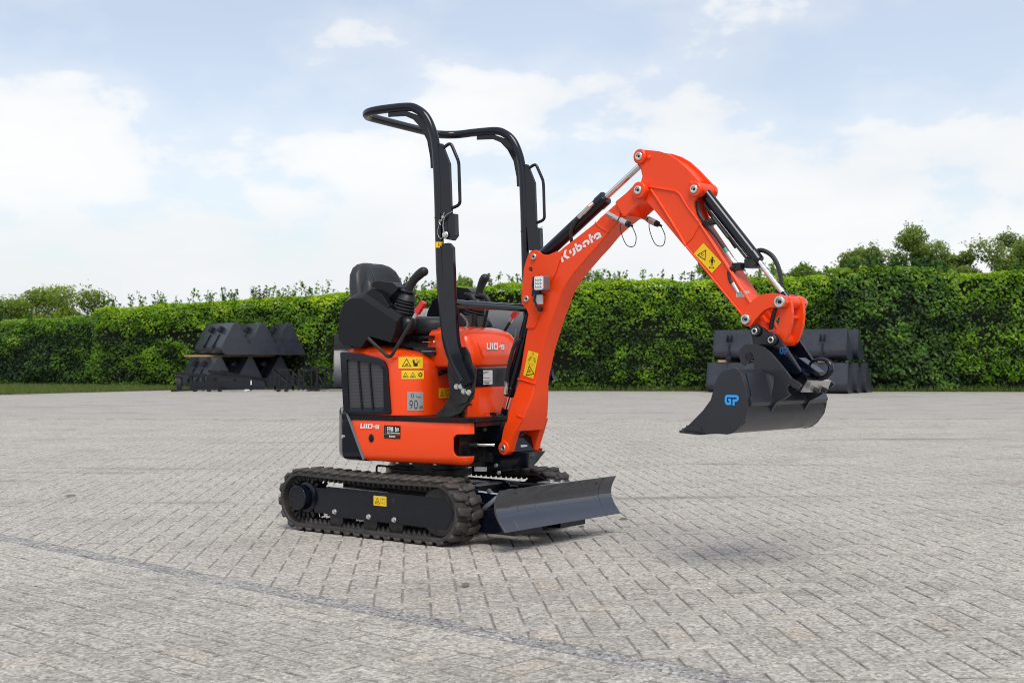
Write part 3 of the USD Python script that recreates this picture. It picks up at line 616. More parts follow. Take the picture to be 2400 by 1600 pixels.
for x in (.02, .54): MB().obox((x, 0, .02), (x, 0, .62), .05, .06, (1, 0, 0)).build('upright', 'frame', fk)
for x in (.16, .38): MB().obox((x, -.04, .05), (x, -.04, .60), .06, .035, (1, 0, 0)).obox((x, -.04, .04), (x + .12, -1.0, .03), .09, .035).build('tine', 'frame', fk)
MB().obox((.02, 0, .55), (.30, .8, .20), .045, .045).build('brace', 'frame', fk); MB().obox((.54, 0, .55), (.80, .8, .20), .045, .045).build('brace', 'frame', fk)
copy_of(fk, (-6.20, 37.7, 0), 14, label=FG[1], category='fork carriage', group='fork carriages before the left bucket stack')
copy_of(fk, (-5.80, 37.9, .04), -6, label=FG[2], category='fork carriage', group='fork carriages before the left bucket stack')
rg = np.random.default_rng(9)
for x, y, s, lab in ((-7.48, 36.75, .07, 'larger crumpled white paper scrap in front of the implement frame'), (-5.85, 37.2, .05, 'small white paper scrap below the fork carriage nearest the excavator')):
    m = trimesh.creation.icosphere(subdivisions=2); v = m.vertices*(1 + rg.normal(0, .22, (len(m.vertices), 1)))*[s*1.5, s, s*.45] + [x, y, s*.42]
    MB().add(v, m.faces).build('paper_scrap', 'paper', smooth=0, label=lab, category='litter')
# fallen leaves on the paving
M['dryleaf'] = look('dry_leaf', (.13, .12, .10), .8)
LV = [(.64, 7.50, .05, 8, 'thin dark leaf lying behind the right end of the blade'), (-.19, 5.32, .05, 55, 'withered leaf lying on the paving in front of the near track'), (.38, 7.16, .035, -30, 'small curled twig on the paving beside the blade'), (-2.98, 8.78, .07, 10, 'dark twig lying on the paving left of the excavator')]
for x, y, s, a, lab in LV:
    mb = MB(); c, sn = math.cos(math.radians(a)), math.sin(math.radians(a)); q = np.array([(-1, 0, .004), (-.3, .32, .012), (.5, .22, .014), (1, 0, .006), (.5, -.22, .003), (-.3, -.3, .002)])
    q[:, :2] *= s/1.6; v = np.c_[x + q[:, 0]*c - q[:, 1]*sn, y + q[:, 0]*sn + q[:, 1]*c, q[:, 2]]
    mb.add(v, [[0, 1, 3], [1, 2, 3], [0, 3, 5], [3, 4, 5]]).build('fallen_leaf', 'dryleaf', smooth=0, label=lab, category='leaf')
# ================================================================== the mini excavator
T = (np.eye(3), np.zeros(3))
U = (rz(math.radians(6)), np.zeros(3))                       # slewed upper body
_pv = U[0] @ np.array([0.42, 0, 0])
B = (rz(math.radians(-4)), _pv - rz(math.radians(-4)) @ np.array([0.42, 0, 0]))   # swung boom
EX = thing('mini_excavator', (-0.455, 7.13, 0), -38, label='orange and black mini excavator on rubber tracks in the middle of the yard', category='excavator')

def pin(x, z, y, r, parent, frame, depth=0.012, sgn=-1):
    """pin head: bright ring round a recessed dark bolt"""
    b = MB().rev([(r, 0), (r, depth), (r*0.86, depth + .0025), (r*0.62, depth + .0025), (r*0.55, depth*0.45), (0.0008, depth*0.45)], (x, y, z), (0, sgn, 0), 24)
    p = b.build('pivot_pin', 'zinc', parent, frame, smooth=25)
    MB().cyl((x, y + sgn*depth*0.4, z), (x, y + sgn*(depth*0.75), z), r*0.36, 6).build('bolt', 'ink', p, frame)
def hexbolt(x, y, z, axis, r, parent, frame, mat='zinc', name='bolt'):
    ax = np.array(axis, float); o = np.array([x, y, z])
    b = MB().cyl(o, o + ax*r*0.3, r*1.25, 16); b.cyl(o + ax*r*0.3, o + ax*r*1.1, r, 6); return b.build(name, mat, parent, frame, smooth=20)

# ------------------------------------------------------------------ rubber tracks
RR, RF, XR, XF, ZC = 0.148, 0.146, -0.500, 0.480, 0.168
def belt_path(n=40):
    zR, zF = RR + .02, RF + .02; pts = []
    for a in np.linspace(270, 90, n): pts.append((XR + RR*math.cos(math.radians(a)), zR + RR*math.sin(math.radians(a))))
    top0, top1 = np.array(pts[-1]), np.array((XF, zF + RF))
    for t in np.linspace(0, 1, n)[1:-1]: q = top0 + t*(top1 - top0); pts.append((q[0], q[1] - 0.006*math.sin(PI*t)))
    for a in np.linspace(90, -90, n): pts.append((XF + RF*math.cos(math.radians(a)), zF + RF*math.sin(math.radians(a))))
    for t in np.linspace(0, 1, n)[1:-1]: pts.append((XF + t*(XR - XF), 0.02))
    p = np.array(pts); seg = np.r_[0, np.cumsum(np.linalg.norm(np.diff(np.vstack([p, p[:1]]), axis=0), axis=1))]
    return np.vstack([p, p[:1]]), seg
BP, BS = belt_path()
def belt_at(s):
    s = s % BS[-1]; q = np.array([np.interp(s, BS, BP[:, 0]), np.interp(s, BS, BP[:, 1])])
    e = 0.006; a = np.array([np.interp((s + e) % BS[-1], BS, BP[:, k]) - np.interp((s - e) % BS[-1], BS, BP[:, k]) for k in (0, 1)])
    a /= np.linalg.norm(a); return q, a, np.array([-a[1], a[0]])       # point, tangent, outward normal (path runs clockwise seen from -y)
def make_track(yo, yi):
    """yo outer edge, yi inner edge"""
    NS = 168; secs = []
    w0, w1 = min(yo, yi), max(yo, yi)
    prof = [(w0, -.017), (w0 + .004, -.020), (w1 - .004, -.020), (w1, -.017), (w1, -.001), (w1 - .006, .003), (w0 + .006, .003), (w0, -.001)]
    v = []
    for k in range(NS):
        q, a, nrm = belt_at(BS[-1]*k/NS)
        v += [(q[0] + nrm[0]*h, y, q[1] + nrm[1]*h) for y, h in prof]
    f = [[k*8 + i, k*8 + (i+1) % 8, ((k+1) % NS)*8 + (i+1) % 8, ((k+1) % NS)*8 + i] for k in range(NS) for i in range(8)]
    bp = MB().add(v, f).build('track_belt', 'rubber', EX, T, smooth=35)
    lug = MB(); pitch = BS[-1]/40
    def block(s0, y0, y1, L, h, skew):
        """raised tread block with sloped flanks, following the belt"""
        vv = []
        for (l, hh) in ((L*0.5, -.001), (L*0.30, h)):
            for (sg, y) in ((-1, y0 + (0 if hh < 0 else (y1-y0)*.05)), (1, y0 + (0 if hh < 0 else (y1-y0)*.05)), (1, y1 - (0 if hh < 0 else (y1-y0)*.05)), (-1, y1 - (0 if hh < 0 else (y1-y0)*.05))):
                off = skew if y > (y0 + y1)/2 else 0
                q, a, nn = belt_at(s0 + sg*l + off); vv.append((q[0] + nn[0]*hh, y, q[1] + nn[1]*hh))
        lug.add(vv, [[0, 1, 5, 4], [1, 2, 6, 5], [2, 3, 7, 6], [3, 0, 4, 7], [4, 5, 6, 7], [3, 2, 1, 0]])
    W = w1 - w0
    for k in range(40):
        s = k*pitch
        block(s, w0 - .002, w0 + W*0.46, 0.050, .020, 0.012)
        block(s + pitch*0.5, w0 + W*0.54, w1 + .002, 0.050, .020, -0.012)
        block(s, w0 + W*0.46, w0 + W*0.62, 0.026, .012, 0.0)
        block(s + pitch*.5, w0 + W*0.36, w0 + W*0.54, 0.026, .012, 0.0)
    lug.build('tread', 'tread', bp, T, smooth=0)
    tooth = MB()
    for k in range(80):
        q, a, nn = belt_at(k*pitch/2)
        for yc in (w0 + W*.34, w0 + W*.66):
            vv = []
            for l, hh, dy in ((.013, -.019, .016), (.004, -.045, .010)):
                for sg, sy in ((-1, -1), (1, -1), (1, 1), (-1, 1)): vv.append((q[0] + a[0]*sg*l + nn[0]*hh, yc + sy*dy, q[1] + a[1]*sg*l + nn[1]*hh))
            tooth.add(vv, [[0, 1, 5, 4], [1, 2, 6, 5], [2, 3, 7, 6], [3, 0, 4, 7], [4, 5, 6, 7]])
    tooth.build('guide_tooth', 'rubber', bp, T, smooth=0)
    s = -1 if yo < yi else 1
    yf = yo - s*.028; yb = yi + s*.03
    # side beam
    prof = [(-.31, .247), (.512, .238), (.552, .205), (.572, .165), (.555, .12), (.53, .084), (-.31, .090)]
    fb = MB().prism(prof, yf, yf - s*.006, rnd=.006)
    fb.prism([(-.30, .240), (.50, .232), (.54, .165), (.50, .092), (-.30, .097)], yf - s*.006, yb)
    fr = fb.build('track_frame', 'navy', EX, T)
    for x, z in ((-.252, .117), (-.001, .109), (.180, .107)): hexbolt(x, yf, z, (0, s, 0), .011, fr, T)
    MB().rev([(.014, 0), (.014, .001), (.0005, .001)], (.172, yf, .205), (0, s, 0), 16).build('grease_hole', 'ink', fr, T)
    for x in (-.252, -.001, .180):
        MB().rev([(.02, 0), (.048, .002), (.050, .006), (.050, .028), (.044, .030), (.044, .075), (.050, .078), (.050, .10), (.02, .104)], (x, yo - s*.036, .074), (0, -s, 0), 28).build('roller', 'black', EX, T)
    MB().rev([(.03, 0), (.118, .0), (.122, .004), (.122, .04), (.10, .045), (.10, .075), (.122, .08), (.122, .12), (.03, .12)], (XF, yo - s*.03, ZC - .002), (0, -s, 0), 40).build('idler', 'black', EX, T)
    hub = MB().rev([(.062, 0), (.066, -.003), (.067, -.03), (.067, -.055), (.082, -.058), (.088, -.062), (.088, -.085), (.100, -.087), (.102, -.10), (.102, -.125), (.06, -.13)], (-.505, yo + s*.012, .177), (0, s, 0), 40).build('drive_hub', 'navy', EX, T)
    for k in range(9):
        a = 2*PI*k/9 + .2; MB().cyl((-.505 + .052*math.cos(a), yo + s*.0125, .177 + .052*math.sin(a)), (-.505 + .052*math.cos(a), yo + s*.0145, .177 + .052*math.sin(a)), .0042, 10).build('bolt', 'ink', hub, T)
    sp = MB()
    for k in range(18):
        a = 2*PI*k/18; c, sn = math.cos(a), math.sin(a)
        for yy in (yo - s*.06, yo - s*.12):
            sp.obox((-.505 + .088*c, yy, .177 + .088*sn), (-.505 + .122*c, yy, .177 + .122*sn), .018, .014, (0, 1, 0))
    sp.build('sprocket', 'black', EX, T)
    MB().box(-.42, -.31, yf - s*.01, yf - s*.10, .10, .235).build('motor_mount', 'navy', EX, T)
    return fr, yf
frR, yfR = make_track(-.495, -.315)
make_track(.495, .315)
st = MB(); fn = on_side(.033, .171, yfR); lay(st, rrect(0, 0, .092, .051, .004), fn, .0012)
dec = st.build('warning_sticker', 'yellow', frR, T, smooth=0)
pr_ = MB(); lay(pr_, affinity.translate(tri_sign(.034), .008, .009), fn, .0018)
lay(pr_, strokes([[(.016, .017), (.024, .019), (.032, .026)], [(.022, .015), (.034, .018)]], .002), fn, .0018)
lay(pr_, strokes([[(.052, .012), (.067, .014), (.082, .012), (.082, .036), (.067, .038), (.052, .036), (.052, .012)], [(.067, .014), (.067, .038)]], .0014), fn, .0018)
pr_.build('print', 'ink', dec, T, smooth=0)

# ------------------------------------------------------------------ undercarriage
ub = MB().box(-.36, .40, -.30, .30, .14, .26); ub.box(-.22, .22, -.34, .34, .12, .20)
ub.prism([(-.42, .16), (-.30, .27), (.30, .27), (.46, .20), (.46, .13), (-.36, .12)], -.12, .12)
ub.build('undercarriage', 'black', EX, T)
for y in (-.28, .28):
    MB().cyl((-.16, y - .16*np.sign(y)*-1, .19), (-.16, y, .19), .035, 20).build('track_gauge_tube', 'black', EX, T)
MB().rev([(.19, .25), (.215, .26), (.215, .30), (.235, .302), (.235, .335), (.215, .338), (.215, .385), (.1, .385)], (0, 0, 0), (0, 0, 1), 48).build('slew_ring', 'black', EX, T)
MB().tube(fillet([(-.19, -.22, .29), (-.19, -.22, .352), (-.10, -.26, .355), (.05, -.26, .352)], .02), .006, 10).build('hose_guard', 'black', EX, U)
MB().box(-.12, .16, -.20, -.05, .27, .345).build('swivel_block', 'black', EX, U)
for k, (x, y) in enumerate(((.02, -.31), (.10, -.30), (.24, -.28))):
    hexbolt(x, y, .388, (0, 0, -1), .010, EX, U)

# blade arms and blade
for y in (-.17, .17):
    MB().obox((.40, y, .225), (.835, y, .205), .05, .055).build('blade_arm', 'navy', EX, T)
    MB().cyl((.43, y - .04, .238), (.43, y + .04, .238), .034, 24).build('blade_pivot', 'navy', EX, T)
MB().cyl((.43, -.235, .238), (.43, -.205, .238), .024, 24).rev([(.024, 0), (.024, .006), (.015, .006), (.013, .003), (.0005, .003)], (.43, -.235, .238), (0, -1, 0), 24).build('pivot_pin', 'zinc', EX, T)
MB().obox((.46, .0, .19), (.70, .0, .19), .06, .06).build('blade_cylinder', 'black', EX, T)
MB().cyl((.69, .0, .19), (.83, .0, .185), .014, 16).build('blade_cylinder_rod', 'chrome', EX, T)
MB().box(.58, .832, -.30, -.08, .06, .17).build('blade_bracket', 'navy', EX, T)
MB().box(.58, .832, .08, .30, .06, .17).build('blade_bracket', 'navy', EX, T)
MB().tube(spline([(.50, -.20, .19), (.58, -.26, .16), (.66, -.30, .20), (.74, -.28, .262), (.79, -.25, .275), (.825, -.22, .265)], 6), .012, 10).build('hydraulic_pipe', 'greysteel', EX, T)
MB().tube(spline([(.52, -.12, .25), (.60, -.17, .21), (.66, -.22, .15), (.72, -.27, .13), (.79, -.30, .17), (.825, -.30, .20)], 6), .012, 10).build('hydraulic_pipe', 'greysteel', EX, T)
MB().obox((.52, .06, .275), (.82, .20, .262), .03, .012).build('locking_bar', 'navy', EX, T)
lb = MB().box(.60, .80, .19, .25, .268, .276).build('locking_plate', 'zinc', EX, T)
for x in (.67, .74): hexbolt(x, .22, .276, (0, 0, 1), .012, lb, T)
def bladex(z):
    t = np.clip((z - .105)/.20, 0, 1); return .927 - .058*math.sin(PI*t*0.92)**1.0 - .02*t*t*0.6 + .0*t
ZS = np.linspace(.105, .303, 17)
def curved(y0, y1, out, thick=.012, hole=None):
    secs = []
    for y in (y0, y1):
        secs.append([(bladex(z) + out, y, z) for z in ZS] + [(bladex(z) + out - thick, y, z) for z in ZS[::-1]])
    return MB().loft([np.array(q) for q in secs], caps=False)
def blade_sheet(y0, y1, out):
    b = MB(); n = len(ZS)
    v = [(bladex(z) + out - d, y, z) for d in (0, .012) for y in (y0, y1) for z in ZS]
    f = []
    for i in range(n - 1):
        f += [[i, i + 1, n + i + 1, n + i][::-1], [2*n + i, 2*n + i + 1, 3*n + i + 1, 3*n + i], [i, i + 1, 2*n + i + 1, 2*n + i], [n + i, n + i + 1, 3*n + i + 1, 3*n + i][::-1]]
    f += [[0, n, 3*n, 2*n], [n - 1, 2*n - 1, 4*n - 1, 3*n - 1][::-1]]
    return b.add(v, f)
bl = blade_sheet(-.385, .372, 0).build('dozer_blade', 'blade', EX, T, smooth=40)
blade_sheet(-.495, -.3865, .001).build('blade_extension', 'blade', bl, T, smooth=40)
blade_sheet(.3735, .495, .001).build('blade_extension', 'blade', bl, T, smooth=40)
for y in (-.362, .325):
    MB().rev([(.0115, 0), (.0115, .0012), (.0005, .0012)], (bladex(.28) - .0002, y, .281), (1, 0, .35), 16).build('hole', 'ink', bl, T)
MB().box(.78, .835, -.36, .36, .13, .15).box(.79, .835, -.36, .36, .24, .26).build('stiffener', 'navy', bl, T)

def scratch(pts):
    b = MB(); p = np.array(pts)                            # (y, z) along the blade face
    b.tube([(bladex(z) + .0004, y, z) for y, z in p], [.0004, .0011, .0004][:len(p)] if len(p) == 3 else .0008, 5); b.build('scratch', 'greysteel', bl, T)
for q in ([(-.36, .225), (-.33, .215), (-.31, .180)], [(-.24, .205), (-.215, .19), (-.20, .178)], [(-.185, .215), (-.18, .19), (-.172, .165)], [(-.02, .225), (-.017, .214), (-.02, .205)], [(.17, .222), (.185, .21), (.19, .203)], [(.30, .215), (.33, .20), (.345, .185)]): scratch(q)

# ------------------------------------------------------------------ upper body shells
def ring(poly, inset):
    p = np.array(poly); d = np.roll(p, -1, 0) - np.roll(p, 1, 0); d /= np.linalg.norm(d, axis=1, keepdims=True)
    nrm = np.c_[d[:, 1], -d[:, 0]]                         # outward for counter-clockwise
    return p - nrm*inset
def plan(half):
    """half outline on the y<0 side from rear to front -> closed counter-clockwise outline"""
    h = list(half); return h + [(x, -y) for x, y in h[::-1] if abs(y) > 1e-6]
def shell(poly, levels, topfn=None):
    secs = []
    for z, ins in levels:
        r = ring(poly, ins); secs.append(np.c_[r, [topfn(x, z) if topfn else z for x in r[:, 0]]])
    b = MB(); n = len(poly); v = np.vstack(secs); f = []
    for i in range(len(secs) - 1):
        for k in range(n): l = (k + 1) % n; f.append([i*n + k, i*n + l, (i+1)*n + l, (i+1)*n + k])
    f = np.array(f); f = np.vstack([f[:, [0, 1, 2]], f[:, [0, 2, 3]]])
    P = np.array(poly); cap = trimesh.creation.triangulate_polygon(Polygon(poly), engine='earcut')
    from scipy.spatial import cKDTree
    idx = cKDTree(P).query(cap[0])[1]; cf = idx[cap[1]]
    f = np.vstack([f, cf[:, ::-1], cf + (len(secs) - 1)*n]); return b.add(v, f)
def rear_arc(r, x_side, y_side, n=14):
    a0 = math.atan2(y_side, -x_side); return [(-r*math.cos(a), -r*math.sin(a)) for a in np.linspace(0, a0, n)]
lo_half = rear_arc(.485, -.278, .397, 14) + [(-.20, -.400), (-.05, -.402), (.15, -.402), (.35, -.401), (.44, -.399)] + [(.44 + .085*math.sin(a), -.314 - .085*math.cos(a)) for a in np.linspace(.2, PI/2, 7)] + [(.528, -.25), (.529, 0.0)]
low = shell(plan(lo_half), [(.388, .10), (.388, .062), (.391, .036), (.399, .016), (.412, .006), (.432, 0), (.47, -.001), (.52, -.001), (.575, 0), (.602, .001), (.608, .005)])
man = to_manifold(low)
man = man - to_manifold(MB().prism(Polygon([(.434, .438), (.9, .438), (.9, .549), (.434, .549)]).buffer(-.032).buffer(.032, quad_segs=6), -.6, .6)) - mbox(.39, .8, -.335, .335, .30, .70) - (to_manifold(shell([(x, y) for x, y in ring(plan(lo_half), .011)], [(.40, .02), (.42, .004), (.43, 0), (.60, 0)])) ^ mbox(.392, .8, -.7, .7, .3, .7)) - mbox(.522, .8, -.7, .7, .545, .59)
nrm = np.array([.213, 0, .097]); nrm /= np.linalg.norm(nrm)           # slanted joint between orange panel and counterweight
nx = np.array([math.sin(math.atan2(.213, .097)), 0, math.cos(math.atan2(.213, .097))])
d0 = nx @ np.array([-.235, 0, .610])
orange = man.trim_by_plane(tuple(nx), float(d0 + .006))
wt_half = rear_arc(.490, -.278, .402, 18) + [(-.20, -.405), (-.05, -.407), (.15, -.407), (.15, 0.0)]
wman = to_manifold(shell(plan(wt_half), [(.386, .10), (.386, .060), (.390, .034), (.399, .014), (.415, .004), (.435, 0), (.55, 0), (.63, .002), (.652, .004), (.664, .010)]))
wman = wman.trim_by_plane(tuple(-nx), float(-(d0 - .004)))
lp = from_manifold(orange).build('lower_panel', 'orange_plastic', EX, U, smooth=32)
cw = from_manifold(wman).build('counterweight', 'navy', EX, U, smooth=32)
# bright bevel along the joint of the counterweight
MB().obox((-.249, -.4035, .655), (-.132, -.4005, .400), .012, .016, (0, 1, 0)).build('trim_strip', 'greysteel', cw, U)
MB().rev([(.020, 0), (.020, -.012), (.0005, -.012)], (-.275, -.3985, .515), (-.3, -1, 0), 18).build('recess', 'ink', cw, U)
hexbolt(-.272, -.398, .515, (-.25, -.97, 0), .010, cw, U)
MB().ell((-.082, -.4045, .513), (.017, .006, .022), 2).build('rubber_plug', 'plastic', lp, U)
MB().box(.34, .428, -.330, .330, .40, .58).box(.39, .53, -.33, .33, .585, .606).box(.30, .47, -.10, .10, .39, .44).build('main_frame', 'black', EX, U)
# lettering on the lower panel
def u10(mb, fn, h, s0, t0, ht, it, wide=1.55):
    """the squared model lettering: U 1 0 - 5"""
    w = ht*.78; k = ht*.21; x = 0; P = []
    P.append(strokes([[(k/2, ht), (k/2, k/2), (w - k/2, k/2), (w - k/2, ht)]], k)); x = w + ht*.15
    P.append(strokes([[(x + k*.5, ht), (x + k*.5, 0)]], k)); P.append(Polygon([(x - k*.25, ht), (x + k*.5, ht), (x + k*.5, ht*.74), (x - k*.25, ht*.80)])); x += k + ht*.14
    P.append(strokes([[(x + k/2, k/2), (x + w - k/2, k/2), (x + w - k/2, ht - k/2), (x + k/2, ht - k/2), (x + k/2, k/2)]], k)); x += w + ht*.12
    P.append(sbox(x, ht*.36, x + ht*.30, ht*.54)); x += ht*.38
    h5 = ht*.78; k5 = k*.8; w5 = w*.85
    P.append(strokes([[(x + w5, h5 - k5/2), (x + k5/2, h5 - k5/2), (x + k5/2, h5*.55), (x + w5 - k5/2, h5*.55), (x + w5 - k5/2, k5/2), (x, k5/2)]], k5))
    for p in P:
        p = affinity.affine_transform(p, [wide, it, 0, 1, s0, t0]); lay(mb, p, fn, h)
    return mb
u10(MB(), on_side(-.156, .563, -.4045), .0008, 0, 0, .025, .22).build('lettering', 'white', lp, U, smooth=0)
pl = MB(); fn = on_side(.003, .515, -.4045); lay(pl, rrect(0, 0, .106, .068, .003), fn, .0008); pl = pl.build('dealer_plate', 'ink', lp, U, smooth=0)
b = MB(); lay_text(b, 'FPM', .023, fn, .019, .038, .0012, True, 0, .62); lay_text(b, 'bv', .023, fn, .071, .038, .0012, True, 0, .72)
lay_text(b, 'MACHINEHANDEL', .0055, fn, .019, .0265, .0012, True, 0, 1.28); lay_text(b, 'Kubota', .010, fn, .032, .007, .0012, True, 0, .9)
b.build('lettering', 'white', pl, U, smooth=0)
b = MB(); lay(b, sbox(.010, .026, .0115, .060), fn, .0012); lay(b, sbox(.002, .0205, .104, .0225), fn, .0012); b.build('print', 'orangeink', pl, U, smooth=0)

# upper cowl
up_half = rear_arc(.468, -.262, .388, 14) + [(-.20, -.394), (-.10, -.397), (.0, -.398), (.04, -.396), (.08, -.390), (.115, -.377), (.145, -.358), (.172, -.332), (.192, -.302), (.203, -.272), (.206, -.25), (.207, 0.0)]
slope = lambda x, z: z - max(0.0, x + .05)*.20*max(0, (z - .9)/.1)
cowl = to_manifold(shell(plan(up_half), [(.634, .0), (.70, 0), (.80, 0), (.90, .001), (.938, .006), (.962, .016), (.981, .033), (.993, .058), (.999, .09), (1.0, .13)], slope))
rearbox = mbox(-.7, -.262, -.7, .7, .60, .955)
side = from_manifold(cowl - rearbox).build('engine_cowl', 'orange_plastic', EX, U, smooth=35)
from_manifold(cowl ^ rearbox.translate((-.003, 0, 0))).build('rear_bonnet', 'navy', EX, U, smooth=35)
gp_out = [(-.285, .966), (-.144, .957), (-.045, .936), (.0, .918), (.016, .898), (.026, .875), (.047, .640), (-.236, .634), (-.262, .66), (-.272, .788)]
gp_in = [(-.228, .912), (-.034, .889), (-.010, .866), (-.004, .668), (-.214, .664)]
PO, PI_ = Polygon(gp_out).buffer(-.012).buffer(.012), Polygon(gp_in).buffer(.022).buffer(-.010)
gf = MB().prism(PO.difference(PI_), -.414, -.385).build('grille_frame', 'navy', EX, U)
MB().prism(PI_.buffer(.004), -.4045, -.398).build('grille_mesh', M['gmesh'], gf, U)
for (x0, z0), (x1, z1) in (((-.167, .916), (-.138, .655)), ((-.091, .902), (-.065, .655))):
    MB().obox((x0, -.408, z0), (x1, -.408, z1), .008, .010, (0, 1, 0)).build('bar', 'navy', gf, U)
MB().add([(-.226, -.4145, .648), (.0, -.4145, .648), (-.004, -.405, .676), (-.212, -.405, .672), (-.226, -.39, .648), (.0, -.39, .648)], [[0, 1, 2, 3], [0, 3, 4, 4], [1, 5, 2, 2]]).build('sill', 'navy', gf, U)
# stickers that follow the rounded corner of the cowl
CS = np.array([p for p in up_half if p[0] > -.22]); CL = np.r_[0, np.cumsum(np.linalg.norm(np.diff(CS, axis=0), axis=1))]
CN = np.gradient(CS, axis=0); CN = np.c_[CN[:, 1], -CN[:, 0]]; CN /= np.linalg.norm(CN, axis=1, keepdims=True)
s_of_x = lambda x: np.interp(x, CS[:, 0], CL)
def on_cowl(s0, z0, skew=0.0):
    def fnc(S):
        s = s0 + S[:, 0]; p = np.c_[np.interp(s, CL, CS[:, 0]), np.interp(s, CL, CS[:, 1])]; n = np.c_[np.interp(s, CL, CN[:, 0]), np.interp(s, CL, CN[:, 1])]
        n /= np.linalg.norm(n, axis=1, keepdims=True); q = p + n*S[:, 2:3]; return np.c_[q, z0 + S[:, 1] + skew*S[:, 0]]
    return fnc
def sticker(parent, frame, fn, w, h, prints, mat='yellow', r=.004, ink='ink', sub=.02, hh=.0018):
    d = lay(MB(), rrect(0, 0, w, h, r), fn, hh, sub).build('warning_sticker', mat, parent, frame, smooth=30)
    b = MB()
    for q in prints: lay(b, q, fn, hh + .0008, sub)
    if prints: b.build('print', ink, d, frame, smooth=30)
    return d
hand = lambda x, y, k: affinity.translate(affinity.scale(unary_union([strokes([[(0, .0), (.4, .1), (.8, .6)], [(.3, .5), (.9, .3)], [(.2, .2), (.9, .05)]], .12)]), k, k, origin=(0, 0)), x, y)
gearp = lambda x, y, r: affinity.translate(Point(0, 0).buffer(r).difference(Point(0, 0).buffer(r*.6)).union(unary_union([sbox(-r*.15, r*.8, r*.15, r*1.25).buffer(0) if k == 0 else affinity.rotate(sbox(-r*.15, r*.8, r*.15, r*1.25), 45*k, origin=(0, 0)) for k in range(8)])), x, y)
bookp = lambda x, y, w, h: affinity.translate(strokes([[(0, 0), (w/2, h*.08), (w, 0), (w, h*.9), (w/2, h), (0, h*.9), (0, 0)], [(w/2, h*.08), (w/2, h)], [(w*.1, h*.3), (w*.4, h*.35)], [(w*.6, h*.35), (w*.9, h*.3)], [(w*.1, h*.55), (w*.4, h*.6)], [(w*.6, h*.6), (w*.9, h*.55)]], w*.05), x, y)
sa = s_of_x(.085)
sticker(side, U, on_cowl(sa, .878), .128, .060, [affinity.translate(tri_sign(.044), .018, .010), hand(.033, .016, .020), sbox(.078, .012, .100, .030), sbox(.074, .028, .084, .046), strokes([[(.096, .034), (.112, .044)], [(.092, .040), (.098, .052)], [(.098, .03), (.114, .034)]], .0022)])
sticker(side, U, on_cowl(sa + .016, .824), .118, .044, [affinity.translate(tri_sign(.028), .006, .008), affinity.translate(tri_sign(.028), .043, .008), hand(.014, .012, .012), hand(.052, .012, .012), gearp(.098, .022, .010)])
db = sticker(side, U, on_cowl(sa + .045, .660), .085, .098, [strokes([arcp(.022, .078, .012, .014, -60, 60, 10), arcp(.016, .078, .008, .010, -60, 60, 8)], .003)], mat='silver', r=.003)
b = MB(); fc = on_cowl(sa + .045, .660); lay_text(b, '90', .044, fc, .009, .010, .0022, False, 0, .62); lay_text(b, 'dB', .015, fc, .062, .010, .0022, False, 0, .8); lay_text(b, 'L', .013, fc, .048, .068, .0022, False); lay_text(b, 'WA', .007, fc, .057, .067, .0022, False)
b.build('lettering', 'ink', db, U, smooth=0)
ffr = on_front(.2085, -.215, .715)
sticker(side, U, on_front(.2085, -.205, .722), .12, .052, [affinity.translate(tri_sign(.034), .010, .009), strokes([[(.029, .014), (.029, .030)]], .005), bookp(.062, .009, .045, .034)])
d = lay(MB(), rrect(0, 0, .055, .042, .004), on_front(.2085, -.12, .866), .0018).build('sticker', 'lgrey', side, U, smooth=0)
b = MB(); lay(b, bookp(.010, .008, .035, .026), on_front(.2085, -.12, .866), .0026); b.build('print', 'green', d, U, smooth=0)
lay(MB(), Point(.012, .012).buffer(.012).difference(Point(.012, .012).buffer(.006)), on_front(.2085, -.155, .915), .0018).build('sticker', 'white', side, U, smooth=0)
# door pull, cable and tag in the foot well
MB().tube(spline([(.20, -.19, .845), (.225, -.20, .858), (.235, -.16, .862), (.235, -.09, .862), (.23, -.05, .855)], 5), .011, 10).build('door_pull', 'plastic', EX, U)
MB().tube(spline([(.235, -.11, .85), (.237, -.105, .82), (.235, -.10, .80)], 5), .003, 8).build('cable', 'red', EX, U)

# floor
fl_half = [(.05, -.402), (.40, -.408), (.47, -.404), (.51, -.385), (.533, -.345), (.538, -.28), (.538, 0.0)]
mat_ = MB().prism_z(plan([(.05, 0.0)] + fl_half), .6085, .632, rnd=.01).build('floor_mat', 'plastic', EX, U)
MB().box(-.28, .07, -.4045, -.37, .608, .633).build('cowl_seal', 'plastic', EX, U)

# front panel, band and hood
MB().prism_z([(.40, -.30), (.455, -.29), (.462, -.20), (.462, .20), (.455, .29), (.40, .30)], .590, .790, rnd=.012).build('front_panel', 'orange_plastic', EX, U, smooth=35)
hd = []
def hood_section(z, xf, yw, xr=.16, ch=.06):
    h = [(xr, -yw*.93), (xf - ch*1.4, -yw), (xf - ch*.7, -yw*.985), (xf - ch*.25, -yw*.94), (xf, -yw*.80), (xf + .010, -yw*.4), (xf + .013, 0.0)]
    return np.array([(x, y, z) for x, y in plan([(xr, 0.0)] + h)])
hs = [hood_section(.884, .418, .232), hood_section(.892, .428, .242), hood_section(.900, .432, .246), hood_section(.93, .440, .250), hood_section(.97, .440, .252), hood_section(1.01, .432, .250), hood_section(1.04, .418, .246), hood_section(1.060, .405, .238), hood_section(1.076, .388, .218), hood_section(1.088, .364, .185), hood_section(1.096, .330, .150), hood_section(1.099, .29, .12)]
hood = MB().loft(hs).build('front_hood', 'orange_plastic', EX, U, smooth=40)
u10(MB(), on_front(.4565, -.122, .978), .0012, 0, 0, .034, 0.0).build('lettering', 'white', hood, U, smooth=0)
